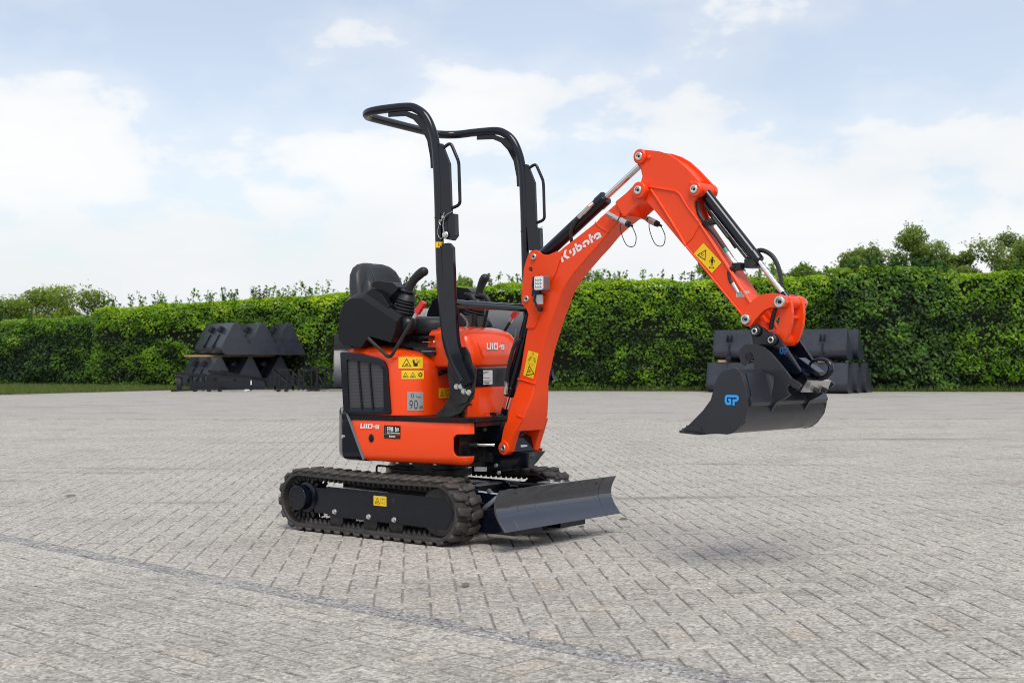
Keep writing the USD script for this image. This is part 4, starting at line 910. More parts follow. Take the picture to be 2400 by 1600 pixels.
for sy in (-1, 1):
    MB().tube([(.434, sy*.175, 1.012), (.444, sy*.158, .975), (.446, sy*.140, .935)], [.004, .010, .004], 8).build('raised_rib', 'orange_plastic', hood, U)
MB().box(.20, .30, -.20, -.10, 1.01, 1.092).build('hood_side', 'orange_plastic', EX, U)
bandp = [(.545, -.405), (.535, -.36), (.49, -.31), (.465, -.25), (.462, 0.0)]
ip = [(x - .012, y) for x, y in bandp]
bo = bandp + [(x, -y) for x, y in bandp[:-1][::-1]]; bi = ip + [(x, -y) for x, y in ip[:-1][::-1]]
band = MB().prism_z(Polygon(bo + bi[::-1]), .783, .880).build('front_crossmember', 'navy', EX, U)
d = lay(MB(), rrect(0, 0, .145, .074, .003), on_front(.463, -.222, .795), .001).build('type_plate', 'lgrey', band, U, smooth=0)
b = MB(); fp = on_front(.463, -.222, .795)
for t, w in ((.064, .10), (.058, .085), (.052, .06), (.040, .05), (.033, .11), (.027, .03), (.019, .12)): lay(b, sbox(.010, t, .010 + w, t + .0022), fp, .0016)
lay_text(b, 'KUBOTA Corporation', .0075, fp, .030, .006, .0016, False, 0, .8); b.build('lettering', 'ink', d, U, smooth=0)

# ------------------------------------------------------------------ seat and consoles
def srect(w, d, k=10, pw=4):
    a = np.linspace(0, 2*PI, 40, endpoint=False); c, s_ = np.cos(a), np.sin(a)
    return np.c_[np.sign(c)*np.abs(c)**(2/pw)*d/2, np.sign(s_)*np.abs(s_)**(2/pw)*w/2]
secs = []
for z, w, d, x in ((1.03, .40, .10, -.300), (1.06, .43, .125, -.305), (1.14, .445, .135, -.320), (1.24, .445, .130, -.340), (1.33, .435, .118, -.358), (1.39, .405, .105, -.370), (1.43, .345, .088, -.378), (1.452, .270, .064, -.383), (1.463, .17, .034, -.386)):
    r = srect(w, d, pw=3.2); hollow = np.where(r[:, 0] > 0, .030*np.cos(np.clip(np.abs(r[:, 1])/(w*.36), 0, 1)*PI/2)**1.0*(1 if z < 1.42 else .3), 0)
    secs.append(np.c_[r[:, 0] + x - hollow, r[:, 1], np.full(len(r), z)])
seat = MB().loft(secs).build('seat_backrest', 'vinyl', EX, U, smooth=50)
for y in (-.115, .115):
    MB().tube([(-.315, y*.95, 1.42), (-.288, y, 1.36), (-.272, y*1.05, 1.25), (-.262, y*1.2, 1.14)], .004, 8, smooth=5).build('seam', 'vinyl', seat, U)
for y in (-.172, .172):
    MB().ell((-.285, y, 1.22), (.050, .040, .145), 3).build('side_bolster', 'vinyl', seat, U, smooth=True)
secs = []
for z, k in ((1.045, .86), (1.055, .95), (1.08, 1.0), (1.11, 1.0), (1.130, .96), (1.142, .86), (1.147, .7)):
    r = srect(.44*k, .50*(.5 + .5*k), pw=4.5); secs.append(np.c_[r[:, 0] - .035, r[:, 1], z + .012*np.cos(r[:, 0]*6)])
cush = MB().loft(secs).build('seat_cushion', 'vinyl', EX, U, smooth=50)
for y in (-.16, .16): MB().ell((-.02, y, 1.128), (.20, .05, .030), 3).build('side_bolster', 'vinyl', cush, U, smooth=True)
MB().box(-.26, .19, -.22, .22, .985, 1.050).prism([(.08, .99), (.10, .958), (.17, .945), (.215, .945), (.215, .99)], -.26, .26).box(.13, .205, -.27, .27, 1.035, 1.05).build('seat_base', 'black', EX, U)
MB().cyl((.13, -.235, 1.018), (.212, -.225, 1.018), .006, 10).cyl((.212, -.25, 1.018), (.212, -.20, 1.018), .0055, 10).build('seat_rail', 'chrome', EX, U)
MB().box(.16, .224, -.29, -.05, .965, .972).build('rail_strip', 'greysteel', EX, U)
for y in (-.22, -.14): hexbolt(.214, y, .955, (.3, 0, 1), .008, EX, U)

con_out = [(-.262, 1.235), (-.212, 1.252), (-.150, 1.252), (.087, 1.128), (.078, 1.073), (.049, 1.017), (-.085, 1.047), (-.103, 1.043), (-.135, 1.007), (-.154, .988), (-.272, 1.006), (-.304, 1.038), (-.304, 1.132), (-.290, 1.19)]
con_in = [(-.235, 1.262), (-.209, 1.278), (-.140, 1.284), (.087, 1.156), (.088, 1.073), (.055, 1.012), (-.085, 1.042), (-.103, 1.038), (-.135, 1.002), (-.154, .983), (-.262, 1.0), (-.284, 1.038), (-.284, 1.132), (-.27, 1.20)]
def console(sg, U=U):
    secs = [np.array([(x*0.985 - .002, sg*y, z - .004) for x, z in con_out]) if y == .405 else np.array([(x, sg*y, z) for x, z in (con_out if y <= .4 and y > .37 else con_in)]) for y in (.405, .400, .365, .26)]
    b = MB(); n = len(con_out); v = np.vstack(secs); f = []
    for i in range(3):
        for k in range(n): l = (k + 1) % n; f.append([i*n + k, i*n + l, (i+1)*n + l, (i+1)*n + k])
    f = np.array(f); f = np.vstack([f[:, [0, 1, 2]], f[:, [0, 2, 3]]])
    for sec, off, rev in ((secs[0], 0, 1), (secs[3], 3*n, 0)):
        cv, cf = trimesh.creation.triangulate_polygon(Polygon(sec[:, [0, 2]]), engine='earcut')
        from scipy.spatial import cKDTree
        idx = cKDTree(sec[:, [0, 2]]).query(cv)[1]; cf = idx[cf] + off; f = np.vstack([f, cf[:, ::-1] if rev else cf])
    b.add(v, f); c = b.build('console', 'plastic', EX, U, smooth=20)
    kx = 1.0 if sg < 0 else .40
    MB().ell((.085, sg*.315, 1.105), (.055, .05, .052), 3).build('console_nose', 'plastic', c, U, smooth=True)
    MB().prism([(-.16, 1.262), (-.10, 1.30), (-.04, 1.27), (.02, 1.195), (-.05, 1.17)], sg*.375, sg*.335, rnd=.01).build('console_top', 'plastic', c, U)
    # wrist rest
    wr = [(-.141, 1.312), (-.125, 1.336), (-.084, 1.340), (.006, 1.329), (.036, 1.306), (.035, 1.288), (-.004, 1.262), (-.022, 1.232), (-.050, 1.215), (-.064, 1.243), (-.092, 1.272), (-.104, 1.302)]
    MB().prism(wr, sg*.335, sg*.262, rnd=.009).build('wrist_rest', 'plastic', c, U)
    # bellows
    b = MB(); ax = np.array([.10, 0, .36]); ax /= np.linalg.norm(ax); o = np.array([.035, sg*.285, 1.150])
    prof = [(.074, 0)]; 
    for k in range(5):
        r = .072 - k*.0045; h = .006 + k*.0165
        prof += [(r - .010, h), (r, h + .006), (r - .001, h + .010), (r - .011, h + .0155)]
    prof += [(.052, .092), (.046, .108), (.030, .130), (.026, .134), (.024, .138)]
    b.rev(prof, o, ax, 12).build('bellows', 'rubber_grip', c, U, smooth=25)
    t = o + ax*.134
    b = MB().rev([(.02, -.003), (.040, .0), (.044, .006), (.036, .010), (.018, .013)], t, ax, 24).build('collar', 'rubber_grip', c, U)
    b = MB().tube([t, t + (.014*kx, 0, .035), t + (.040*kx, 0, .066), t + (.074*kx, 0, .092), t + (.098*kx, 0, .106)], [.021, .0215, .023, .026, .025], 14, smooth=6)
    b.ell(t + np.array([.098*kx, 0, .104]), (.027, .026, .025), 2)
    b.build('joystick', 'rubber_grip', c, U, smooth=60)
    # safety lever: bent bar with red knob
    y = sg*.412
    MB().tube(fillet([(-.095, y, 1.036), (.046, y, .930), (.213, sg*.41, 1.155)], .03, 8), .0095, 10).build('safety_lever', 'black', c, U)
    MB().cyl((.200, sg*.41, 1.138), (.222, sg*.41, 1.168), .0105, 12).build('lever_sleeve', 'zinc', c, U)
    MB().obox((.218, sg*.41, 1.162), (.262, sg*.41, 1.218), .026, .026, (1, 0, 0)).build('lever_knob', 'red', c, U)
console(-1); console(1, (U[0], U[1] + U[0] @ np.array([.03, .06, 0])))
MB().box(-.42, -.30, -.30, .30, .98, 1.06).build('seat_mount', 'black', EX, U)

# travel levers, pedals and foot controls
for y in (-.045, .045):
    l = MB().tube(fillet([(.30, y*1.2, 1.05), (.33, y*1.2, 1.12), (.345, y*1.6, 1.235)], .02), .0085, 10).build('travel_lever', 'black', EX, U)
    MB().tube([(.348, y*1.6, 1.200), (.345, y*1.6, 1.235), (.325, y*1.58, 1.262), (.285, y*1.55, 1.272)], [.010, .014, .014, .011], 10, smooth=5).build('lever_grip', 'rubber_grip', l, U)
MB().tube(fillet([(.30, -.17, 1.07), (.34, -.12, 1.10), (.33, -.125, 1.135), (.31, -.15, 1.165)], .02), .006, 10).build('blade_lever', 'greysteel', EX, U)
MB().box(.20, .30, -.09, .12, 1.06, 1.16).build('control_box', 'black', EX, U)
for y in (-.30, .30):
    p = MB().obox((.40, y, .640), (.46, y, .70), .075, .008).obox((.42, y, .625), (.43, y, .66), .03, .02).build('foot_pedal', 'black', EX, U)
    hexbolt(.415, y - .03, .652, (0, -1, 0), .008, p, U)

# ------------------------------------------------------------------ rollover bar
YW = .416
half = [(.500, -YW*.985, .815), (.434, -YW*.99, .935), (.408, -YW, 1.02), (.397, -YW, 1.10), (.381, -YW, 1.22), (.368, -YW, 1.40), (.360, -YW, 1.67), (.352, -YW, 1.87), (.340, -YW, 2.01), (.318, -YW, 2.09), (.280, -YW, 2.16), (.225, -YW, 2.203), (.165, -YW, 2.222), (.02, -YW, 2.226), (-.07, -YW + .004, 2.224), (-.125, -YW + .03, 2.222), (-.158, -YW + .08, 2.220), (-.168, -YW + .16, 2.219)]
loop = half + [(x, -y, z) for x, y, z in half[::-1]]
rops = MB().tube(spline(loop, 5), .0225, 18).build('rollover_bar', 'navy', EX, U, smooth=60)
for s in (-1, 1):
    y = s*YW
    plate = [(.364, 2.016), (.383, 2.014), (.430, 1.909), (.441, 1.660), (.362, 1.650)]
    MB().prism(plate, y - .009, y + .009, rnd=.003).build('post_plate', 'navy', rops, U)
    gus = [(.041, 2.204), (.041, 2.182), (.148, 2.177), (.202, 2.153), (.249, 2.107), (.289, 2.039), (.308, 1.951), (.312, 1.896), (.330, 1.895), (.325, 2.030), (.300, 2.11), (.24, 2.17), (.150, 2.204)]
    MB().prism(gus, y - .004, y + .004).build('gusset', 'navy', rops, U)
    MB().tube(fillet([(.383, y, 1.990), (.432, y, 2.016), (.482, y, 1.915), (.490, y, 1.700), (.436, y, 1.684)], .022, 6), .0085, 12).build('grab_handle', 'navy', rops, U)
    MB().tube([(.361, y, 1.645), (.361, y, 1.637)], .0238, 18).build('joint_ring', 'ink', rops, U)
    MB().prism([(.385, 1.665), (.468, 1.655), (.472, 1.545), (.450, 1.522), (.395, 1.535)], y - .017, y + .017, rnd=.006).build('hinge_block', 'navy', rops, U)
    lowp = [(.385, 1.508), (.428, 1.511), (.452, 1.488), (.474, 1.016), (.472, .99), (.400, 1.05)]
    MB().prism(lowp, y - .012, y + .012, rnd=.004).build('post_plate', 'navy', rops, U)
    # lower leg swept forward
    leg = MB()
    pts = fillet([(.436, y, 1.19), (.444, y, 1.02), (.472, y, .93), (.535, y*.985, .800)], .08, 8)
    secs = []
    for i, q in enumerate(pts):
        t = pts[min(i + 1, len(pts) - 1)] - pts[max(i - 1, 0)]; t = t/np.linalg.norm(t); nx_ = np.array([t[2], 0, -t[0]])
        hw = .034 if i < len(pts) - 4 else .028
        secs.append(np.array([q + nx_*a*hw + np.array([0, b_*.015, 0]) for a, b_ in ((-1, -1), (1, -1), (1, 1), (-1, 1))]))
    leg.loft(secs).build('post_leg', 'navy', rops, U)
    base = [(.470, .985), (.508, .990), (.530, .955), (.548, .896), (.575, .880), (.560, .783), (.548, .757), (.514, .712), (.455, .690), (.42, .750), (.40, .85), (.401, .916), (.430, .905)]
    MB().prism([(x - (.05 if s > 0 else 0), z) for x, z in base], y*.955 - s*.0, y*.955 - s*.012, rnd=.008).build('base_plate', 'black', rops, U)
    MB().prism([(x - (.05 if s > 0 else 0), z) for x, z in ((.42, .76), (.555, .785), (.548, .735), (.47, .655), (.40, .632), (.30, .634), (.36, .675))], y*.93, y*.93 - s*.012, rnd=.01).build('foot_bracket', 'black', rops, U)
    for x, z in ((.459, .789), (.486, .789), (.502, .766), (.532, .761)): hexbolt(x - (.05 if s > 0 else 0), y*.957, z, (0, s, 0), .0115, rops, U)
    # lock pins with their wires
    MB().rev([(.017, 0), (.017, .006), (.012, .010), (.012, .016), (.0005, .017)], (.418, y + s*.021, 1.551), (0, s, 0), 20).build('lock_pin', 'zinc', rops, U)
    MB().rev([(.008, 0), (.008, .014), (.0005, .015)], (.408, y + s*.021, 1.640), (0, s, 0), 14).build('lock_pin', 'zinc', rops, U)
    MB().tube(spline([(.408, y + s*.034, 1.640), (.400, y + s*.036, 1.622), (.384, y + s*.033, 1.60), (.374, y + s*.030, 1.57), (.378, y + s*.028, 1.545), (.396, y + s*.033, 1.532), (.41, y + s*.035, 1.54)], 5), .0016, 6).build('wire', 'zinc', rops, U)
    MB().tube(spline([(.418, y + s*.036, 1.555), (.411, y + s*.036, 1.60), (.424, y + s*.032, 1.645), (.462, y + s*.026, 1.665)], 5), .0016, 6).build('wire', 'zinc', rops, U)
    MB().tube(spline([(.398, y + s*.037, 1.600), (.388, y + s*.037, 1.612), (.391, y + s*.037, 1.626), (.402, y + s*.037, 1.622), (.410, y + s*.037, 1.640), (.42, y + s*.037, 1.662)], 4, ), .0022, 6).build('clip', 'zinc', rops, U)
MB().tube([(.3635, -YW, 1.489), (.3640, -YW, 1.518)], .0233, 18).build('tag', 'yellow', rops, U)
MB().ell((.3755, -YW - .0225, 1.504), (.0035, .0016, .0075), 2).build('tag_mark', 'red', rops, U)
MB().cyl((.445, -YW, 1.205), (.405, YW, 1.208), .0215, 18).build('guard_rail', 'navy', rops, U)

# ------------------------------------------------------------------ swing post
sw = MB().prism([(.33, .500), (.395, .492), (.440, .500), (.555, .545), (.62, .52), (.64, .45), (.60, .425), (.33, .425)], -.075, .075).build('swing_post', 'navy', EX, B)
for y in (-.09, .066):
    MB().prism([(.400, .620), (.450, .624), (.478, .648), (.512, .650), (.532, .632), (.562, .571), (.570, .50), (.485, .50), (.403, .540)], y, y + .024, rnd=.008).build('cylinder_ear', 'navy', sw, B)
MB().prism([(.44, .43), (.600, .43), (.615, .448), (.70, .448), (.612, .36), (.50, .340), (.44, .36)], -.06, .10).build('swing_gusset', 'navy', sw, B)
MB().cyl((.603, -.118, .468), (.603, .118, .464), .030, 28).build('foot_tube', 'black', sw, B)
MB().cyl((.603, -.02, .4685), (.603, .03, .468), .0312, 28).build('wear_band', 'zinc', sw, B)
pin(.487, .616, -.092, .018, sw, B, .010)
MB().cyl((.37, 0, .36), (.37, 0, .60), .05, 24).build('swing_pin', 'black', sw, B)
MB().prism_z(Point(.33, -.03).buffer(.062), .492, .502).build('pin_cover', 'zinc', sw, B)
MB().box(.26, .43, -.13, .09, .565, .60).box(.20, .43, -.14, .10, .365, .42).box(.22, .40, -.33, .28, .43, .555).build('swing_bracket', 'black', EX, U)
MB().cyl((.30, -.30, .49), (.45, -.20, .487), .022, 16).build('swing_cylinder', 'black', EX, U)
MB().cyl((.43, -.215, .488), (.53, -.16, .486), .011, 14).build('swing_cylinder_rod', 'chrome', EX, U)
MB().box(.455, .51, -.235, -.20, .352, .372).build('hose_clamp', 'silver', EX, U)
for x, z in ((.425, .605), (.445, .560)): hexbolt(x, -.092, z, (0, -1, 0), .010, sw, B)
for x, z in ((.50, .372), (.52, .335)): hexbolt(x, -.062, z, (0, -1, 0), .009, sw, B)

# ------------------------------------------------------------------ boom
def boxsec(R, F, w, ch=.006):
    R, F = np.array(R, float), np.array(F, float); d = F - R; L = np.linalg.norm(d); d /= L
    q = [(ch, -w), (L - ch, -w), (L, -w + ch), (L, w - ch), (L - ch, w), (ch, w), (0, w - ch), (0, -w + ch)]
    return np.array([(R[0] + d[0]*a, b_, R[1] + d[1]*a) for a, b_ in q])
st_ = [((.590, .545), (.690, .560), .100), ((.607, .644), (.722, .640), .094), ((.632, .76), (.752, .738), .066), ((.641, .800), (.760, .800), .056), ((.648, .83), (.768, .835), .0525), ((.677, .974), (.807, .973), .052), ((.697, 1.06), (.838, 1.05), .052), ((.722, 1.150), (.872, 1.130), .052), ((.742, 1.225), (.909, 1.205), .052), ((.766, 1.295), (.936, 1.262), .052), ((.798, 1.355), (.975, 1.310), .052), ((.838, 1.408), (1.015, 1.352), .052), ((.892, 1.455), (1.062, 1.393), .052), ((.952, 1.490), (1.112, 1.436), .052), ((1.05, 1.542), (1.165, 1.478), .052), ((1.155, 1.600), (1.225, 1.532), .052), ((1.180, 1.617), (1.243, 1.547), .056), ((1.23, 1.645), (1.29, 1.58), .062), ((1.30, 1.688), (1.352, 1.615), .064)]
boom = MB().loft([boxsec(*q) for q in st_]).build('boom', 'orange', EX, B, smooth=22)
for s in (-1, 1):                                                   # foot legs and bosses
    lg = [(.577, .47), (.583, .56), (.60, .60), (.715, .62), (.672, .54), (.652, .49), (.640, .452), (.61, .435), (.58, .445)]
    MB().loft([np.array([(x, s*(.118 if z < .55 else .102), z) for x, z in lg]), np.array([(x, s*(.078 if z < .55 else .070), z) for x, z in lg])]).build('foot_leg', 'orange', boom, B)
    MB().rev([(.036, -.02), (.036, .010), (.033, .013), (.010, .013)], (.603, s*.110, .470), (0, s, 0), 32).build('foot_boss', 'orange', boom, B)
    pin(.603, .470, s*.122, .018, boom, B, .005, s)
ear = Polygon([(.700, 1.085), (.719, 1.158), (.706, 1.181), (.675, 1.21), (.669, 1.237), (.688, 1.397), (.711, 1.45), (.732, 1.477), (.763, 1.483), (.784, 1.476), (.804, 1.461), (.850, 1.453), (.905, 1.468), (.945, 1.462), (.90, 1.36), (.83, 1.26), (.79, 1.15), (.76, 1.085)]).buffer(-.006).buffer(.012).buffer(-.006)
ear = ear.difference(Point(.733, 1.384).buffer(.014))
for s in (-1, 1):
    e = MB().prism(ear, s*.044, s*.058).build('boom_ear', 'orange', boom, B)
    for x, z in ((.758, 1.448), (.709, 1.235)): pin(x, z, s*.058, .0165, e, B, .008, s)
MB().tube(spline([(.905, -.0545, 1.468), (.85, -.0545, 1.425), (.80, -.0545, 1.36), (.78, -.0545, 1.30)], 5), .0028, 8).build('weld_bead', 'orange', boom, B)
MB().tube([(.643, -.057, .826), (.700, -.0575, .815), (.765, -.0575, .800)], .0035, 8, smooth=4).build('weld_bead', 'orange', boom, B)
MB().tube([(.634, -.078, .648), (.68, -.096, .638), (.715, -.096, .628)], .003, 8, smooth=4).build('weld_bead', 'orange', boom, B)
MB().tube([(1.150, -.0535, 1.597), (1.19, -.0535, 1.565), (1.235, -.0535, 1.543)], .0035, 8, smooth=4).build('weld_bead', 'orange', boom, B)
fork = Polygon([(1.290, 1.682), (1.360, 1.722), (1.405, 1.755), (1.440, 1.768), (1.472, 1.752), (1.482, 1.722), (1.466, 1.692), (1.41, 1.650), (1.345, 1.608)])
for s in (-1, 1):
    MB().prism(fork, s*.078, s*.064, rnd=.008).build('boom_fork', 'orange', boom, B)
    MB().rev([(.040, 0), (.040, .016), (.036, .020), (.010, .020)], (1.440, s*.074, 1.726), (0, s, 0), 32).build('fork_boss', 'orange', boom, B)
    pin(1.440, 1.726, s*.094, .021, boom, B, .005, s)
# brand lettering painted as broken strokes
def brand(mb, fn, H_, h):
    k = H_*.235; P = []; x = 0
    P.append(strokes([[(k/2, 0), (k/2, H_)]], k)); P.append(Polygon([(k*1.45, H_*.50), (H_*.66, H_), (H_*.97, H_), (k*2.7, H_*.50), (H_*1.02, 0), (H_*.70, 0)])); x = H_*1.12
    xh = H_*.70
    P.append(strokes([[(x + k/2, xh), (x + k/2, k*1.35)]], k)); P.append(strokes([[(x + k*1.15, k/2)] + arcp(x + xh*.42, xh*.36, xh*.36, xh*.30, -80, 0, 10) + [(x + xh*.78, xh)]], k)); x += xh*.78 + k*1.0
    P.append(strokes([[(x + k/2, H_), (x + k/2, xh*.42)]], k)); P.append(strokes([[(x + k*.5, xh*.92 - k/2), (x + k*1.0, xh - k/2)] + arcp(x + xh*.45, xh*.5, xh*.40, xh*.5 - k/2, 80, -150, 18)], k)); x += xh*.85 + k*1.05
    P.append(strokes([arcp(x + xh*.48, xh*.5, xh*.46, xh*.5 - k/2, 150, -60, 18)], k)); P.append(strokes([arcp(x + xh*.48, xh*.5, xh*.46, xh*.5 - k/2, -100, -180, 8)], k)); x += xh*.95 + k*.85
    P.append(strokes([[(x + k*.6, H_*1.0), (x + k*.6, 0)]], k)); P.append(strokes([[(x - k*.15, xh - k*.5), (x + k*1.9, xh - k*.5)]], k*.85)); x += k*2.25
    P.append(strokes([arcp(x + xh*.46, xh*.5, xh*.42, xh*.5 - k/2, 200, 20, 16) + [(x + xh*.88, 0)]], k)); P.append(strokes([arcp(x + xh*.44, xh*.42, xh*.34, xh*.42 - k/2, 230, 330, 10)], k))
    for p in P: lay(mb, affinity.scale(p, 1.32, 1.10, origin=(0, 0)), fn, h)
    return mb
brand(MB(), on_side(.938, 1.410, -.052, math.atan2(1.514 - 1.408, 1.170 - .934)), .043, .0012).build('lettering', 'white', boom, B, smooth=0)
aD = math.atan2(.957 - .972, .785 - .714)
fnd = on_side(.679, .843, -.0535, math.atan2(.827 - .843, .750 - .679))
fnd = (lambda S, o=np.array([.679, .843]), ux=np.array([.975, -.222]), uz=np.array([.262, .965]): np.c_[o[0] + S[:, 0]*ux[0] + S[:, 1]*uz[0], -.0525 - S[:, 2], o[1] + S[:, 0]*ux[1] + S[:, 1]*uz[1]])
T1 = affinity.translate(affinity.rotate(tri_sign(.052), 22, origin='center'), .007, .012)
hat = unary_union([strokes([[(a, .082), (a + .012, .108)] for a in (.012, .017, .022)], .0016), strokes([[(a, .108), (a + .012, .082)] for a in (.044, .049, .054)], .0016)])
sticker(boom, B, fnd, .072, .134, [T1, affinity.translate(hand(0, 0, .022), .024, .026), hat, strokes([[(.018, .075), (.018, .068), (.052, .068), (.052, .075)], [(.026, .118), (.044, .118)], [(.03, .118), (.03, .127), (.042, .127), (.042, .118)]], .0012)])
# work lamp on the boom side
br = MB().prism([(.762, 1.345), (.800, 1.353), (.805, 1.262), (.836, 1.254), (.790, 1.243), (.755, 1.248), (.762, 1.285), (.757, 1.30)], -.076, -.058).build('lamp_bracket', 'ink', boom, B)
lam = MB().prism(rrect(.812, 1.272, .876, 1.346, .010), -.120, -.072).build('work_lamp', 'greysteel', boom, B)
MB().prism(rrect(.815, 1.275, .873, 1.343, .009), -.125, -.1205).build('lens', 'lens', lam, B)
for i in range(3):
    for j in range(3):
        MB().ell((.829 + i*.0155, -.1255, 1.292 + j*.0175), (.006, .004, .006), 2).build('diode', 'zinc', lam, B, smooth=True)
b = MB().box(.776, .830, -.082, -.072, 1.205, 1.252).build('lamp_clamp', 'lgrey', boom, B)
MB().tube(spline([(.79, -.085, 1.255), (.785, -.088, 1.225), (.80, -.086, 1.195), (.812, -.08, 1.178)], 5), .006, 8).build('lamp_cable', 'hose', boom, B)
MB().cyl((.812, -.064, 1.180), (.812, -.084, 1.180), .012, 12).build('grommet', 'ink', boom, B)
# auxiliary couplings
for s, xa, za in ((-1, 1.253, 1.629), (1, 1.300, 1.640)):
    y = s*.085; d_ = np.array([.125, 0, -.060]); o = np.array([xa, y, za])
    c = MB().cyl(o, o + d_*.30, .014, 6).cyl(o + d_*.30, o + d_*.62, .0125, 16).cyl(o + d_*.62, o + d_*.92, .0165, 20).build('hose_coupling', 'zinc', boom, B)
    MB().cyl(o + d_*.92, o + d_*1.02, .0150, 16).cyl(o + d_*1.02, o + d_*1.18, .006, 10).cyl(o + d_*.56, o + d_*.63, .0155, 16).build('dust_cap', 'rubber_grip', c, B)
    MB().tube(spline([o + d_*.6, o + d_*.62 + (0, 0, -.05), o + d_*.85 + (.005, 0, -.105), o + d_*1.25 + (.0, 0, -.09), o + d_*1.35 + (.0, 0, -.04), o + d_*1.15], 6), .0022, 8).build('cap_lanyard', 'hose', c, B)
    MB().box(xa + .02, xa + .06, s*.062, s*.074, za - .03, za + .0).build('coupling_block', 'orange', boom, B)

# ------------------------------------------------------------------ arm
arm_st = [((1.640, 1.500), (1.752, 1.562), .055), ((1.690, 1.446), (1.790, 1.513), .055), ((1.780, 1.352), (1.862, 1.417), .055), ((1.864, 1.262), (1.934, 1.320), .055), ((1.95, 1.168), (2.005, 1.222), .055), ((1.990, 1.124), (2.045, 1.165), .055)]
arm = MB().loft([boxsec(*q) for q in arm_st]).build('arm', 'orange', EX, B, smooth=22)
head = Polygon([(1.398, 1.889), (1.408, 1.912), (1.431, 1.921), (1.493, 1.912), (1.536, 1.903), (1.587, 1.884), (1.638, 1.854), (1.688, 1.811), (1.733, 1.767), (1.773, 1.727), (1.784, 1.702), (1.766, 1.676), (1.742, 1.664), (1.731, 1.648), (1.731, 1.626), (1.740, 1.591), (1.765, 1.545), (1.72, 1.480), (1.676, 1.452), (1.522, 1.615), (1.468, 1.668), (1.440, 1.688), (1.408, 1.715), (1.408, 1.745), (1.427, 1.760), (1.439, 1.795), (1.427, 1.839), (1.404, 1.868)])
head = head.buffer(-.004).buffer(.008).buffer(-.004)
for s in (-1, 1): MB().prism(head, s*.058, s*.046).build('head_plate', 'orange', arm, B)
inner = Polygon([(1.50, 1.885), (1.587, 1.868), (1.638, 1.838), (1.688, 1.795), (1.725, 1.755), (1.71, 1.66), (1.715, 1.62), (1.74, 1.56), (1.67, 1.49), (1.50, 1.65), (1.46, 1.70), (1.47, 1.80)])
MB().prism(inner, -.046, .046).build('head_core', 'orange', arm, B)
for (x, z, r) in ((1.430, 1.889, .034), (1.440, 1.726, .036), (1.743, 1.706, .034)):
    bs = MB().cyl((x, -.064, z), (x, .064, z), r, 32)
    if r != .036: bs.rev([(r*1.04, 0), (r*1.04, .012), (r*.9, .017), (r*.5, .017)], (x, -.058, z), (0, -1, 0), 32).rev([(r*1.04, 0), (r*1.04, .012), (r*.9, .017), (r*.5, .017)], (x, .058, z), (0, 1, 0), 32)
    bs.build('arm_boss', 'orange', arm, B)
    if r != .036:
        for s in (-1, 1): pin(x, z, s*.074, .020, arm, B, .004, s)
for x, z in ((1.478, 1.880), (1.718, 1.738)): MB().ell((x, -.060, z), (.011, .006, .011), 2).build('stop_boss', 'orange', arm, B, smooth=True)
MB().tube([(1.478, -.060, 1.742), (1.545, -.060, 1.727), (1.628, -.060, 1.708), (1.652, -.060, 1.694), (1.70, -.060, 1.625), (1.757, -.058, 1.556)], .005, 8).build('weld_bead', 'orange', arm, B)
MB().tube([(1.490, -.060, 1.728), (1.560, -.060, 1.635), (1.650, -.060, 1.508), (1.686, -.058, 1.450)], .007, 8).build('weld_bead', 'orange', arm, B)
for pa, pb in (((1.690, 1.446), (2.02, 1.092)), ((1.756, 1.556), (2.03, 1.176))):
    MB().tube([(pa[0], -.056, pa[1]), (pb[0], -.056, pb[1])], .0055, 8).build('weld_bead', 'orange', arm, B)
fnd2 = (lambda S, o=np.array([1.730, 1.412]), ux=np.array([.722, -.692]), uz=np.array([.755, .655]): np.c_[o[0] + S[:, 0]*ux[0] + S[:, 1]*uz[0], -.0555 - S[:, 2], o[1] + S[:, 0]*ux[1] + S[:, 1]*uz[1]])
man_ = unary_union([Point(.100, .058).buffer(.005), sbox(.094, .036, .106, .052), strokes([[(.097, .036), (.097, .020)], [(.103, .036), (.103, .020)], [(.092, .050), (.086, .038)], [(.108, .050), (.114, .038)]], .003), strokes([[(.088, .012), (.114, .012)], [(.092, .016), (.088, .012), (.092, .008)], [(.110, .016), (.114, .012), (.110, .008)]], .0026)])
sticker(arm, B, fnd2, .136, .070, [affinity.translate(affinity.rotate(tri_sign(.046, .052), 12, origin='center'), .012, .013), Point(.036, .028).buffer(.006).difference(Point(.036, .028).buffer(.004)), affinity.rotate(man_, 40, origin=(.100, .036))])
# nose of the arm
nose = Polygon([(1.975, 1.128), (2.045, 1.058), (2.07, 1.030), (2.088, 1.024), (2.106, 1.036), (2.110, 1.058), (2.090, 1.10), (2.045, 1.168)])
for s in (-1, 1): MB().prism(nose, s*.060, s*.034, rnd=.008).build('nose_plate', 'orange', arm, B)
MB().cyl((2.082, -.062, 1.050), (2.082, .062, 1.050), .026, 28).build('nose_tube', 'orange', arm, B)
MB().obox((1.99, 0, 1.135), (2.065, 0, 1.065), .07, .05, (0, 1, 0)).build('nose_core', 'orange', arm, B)

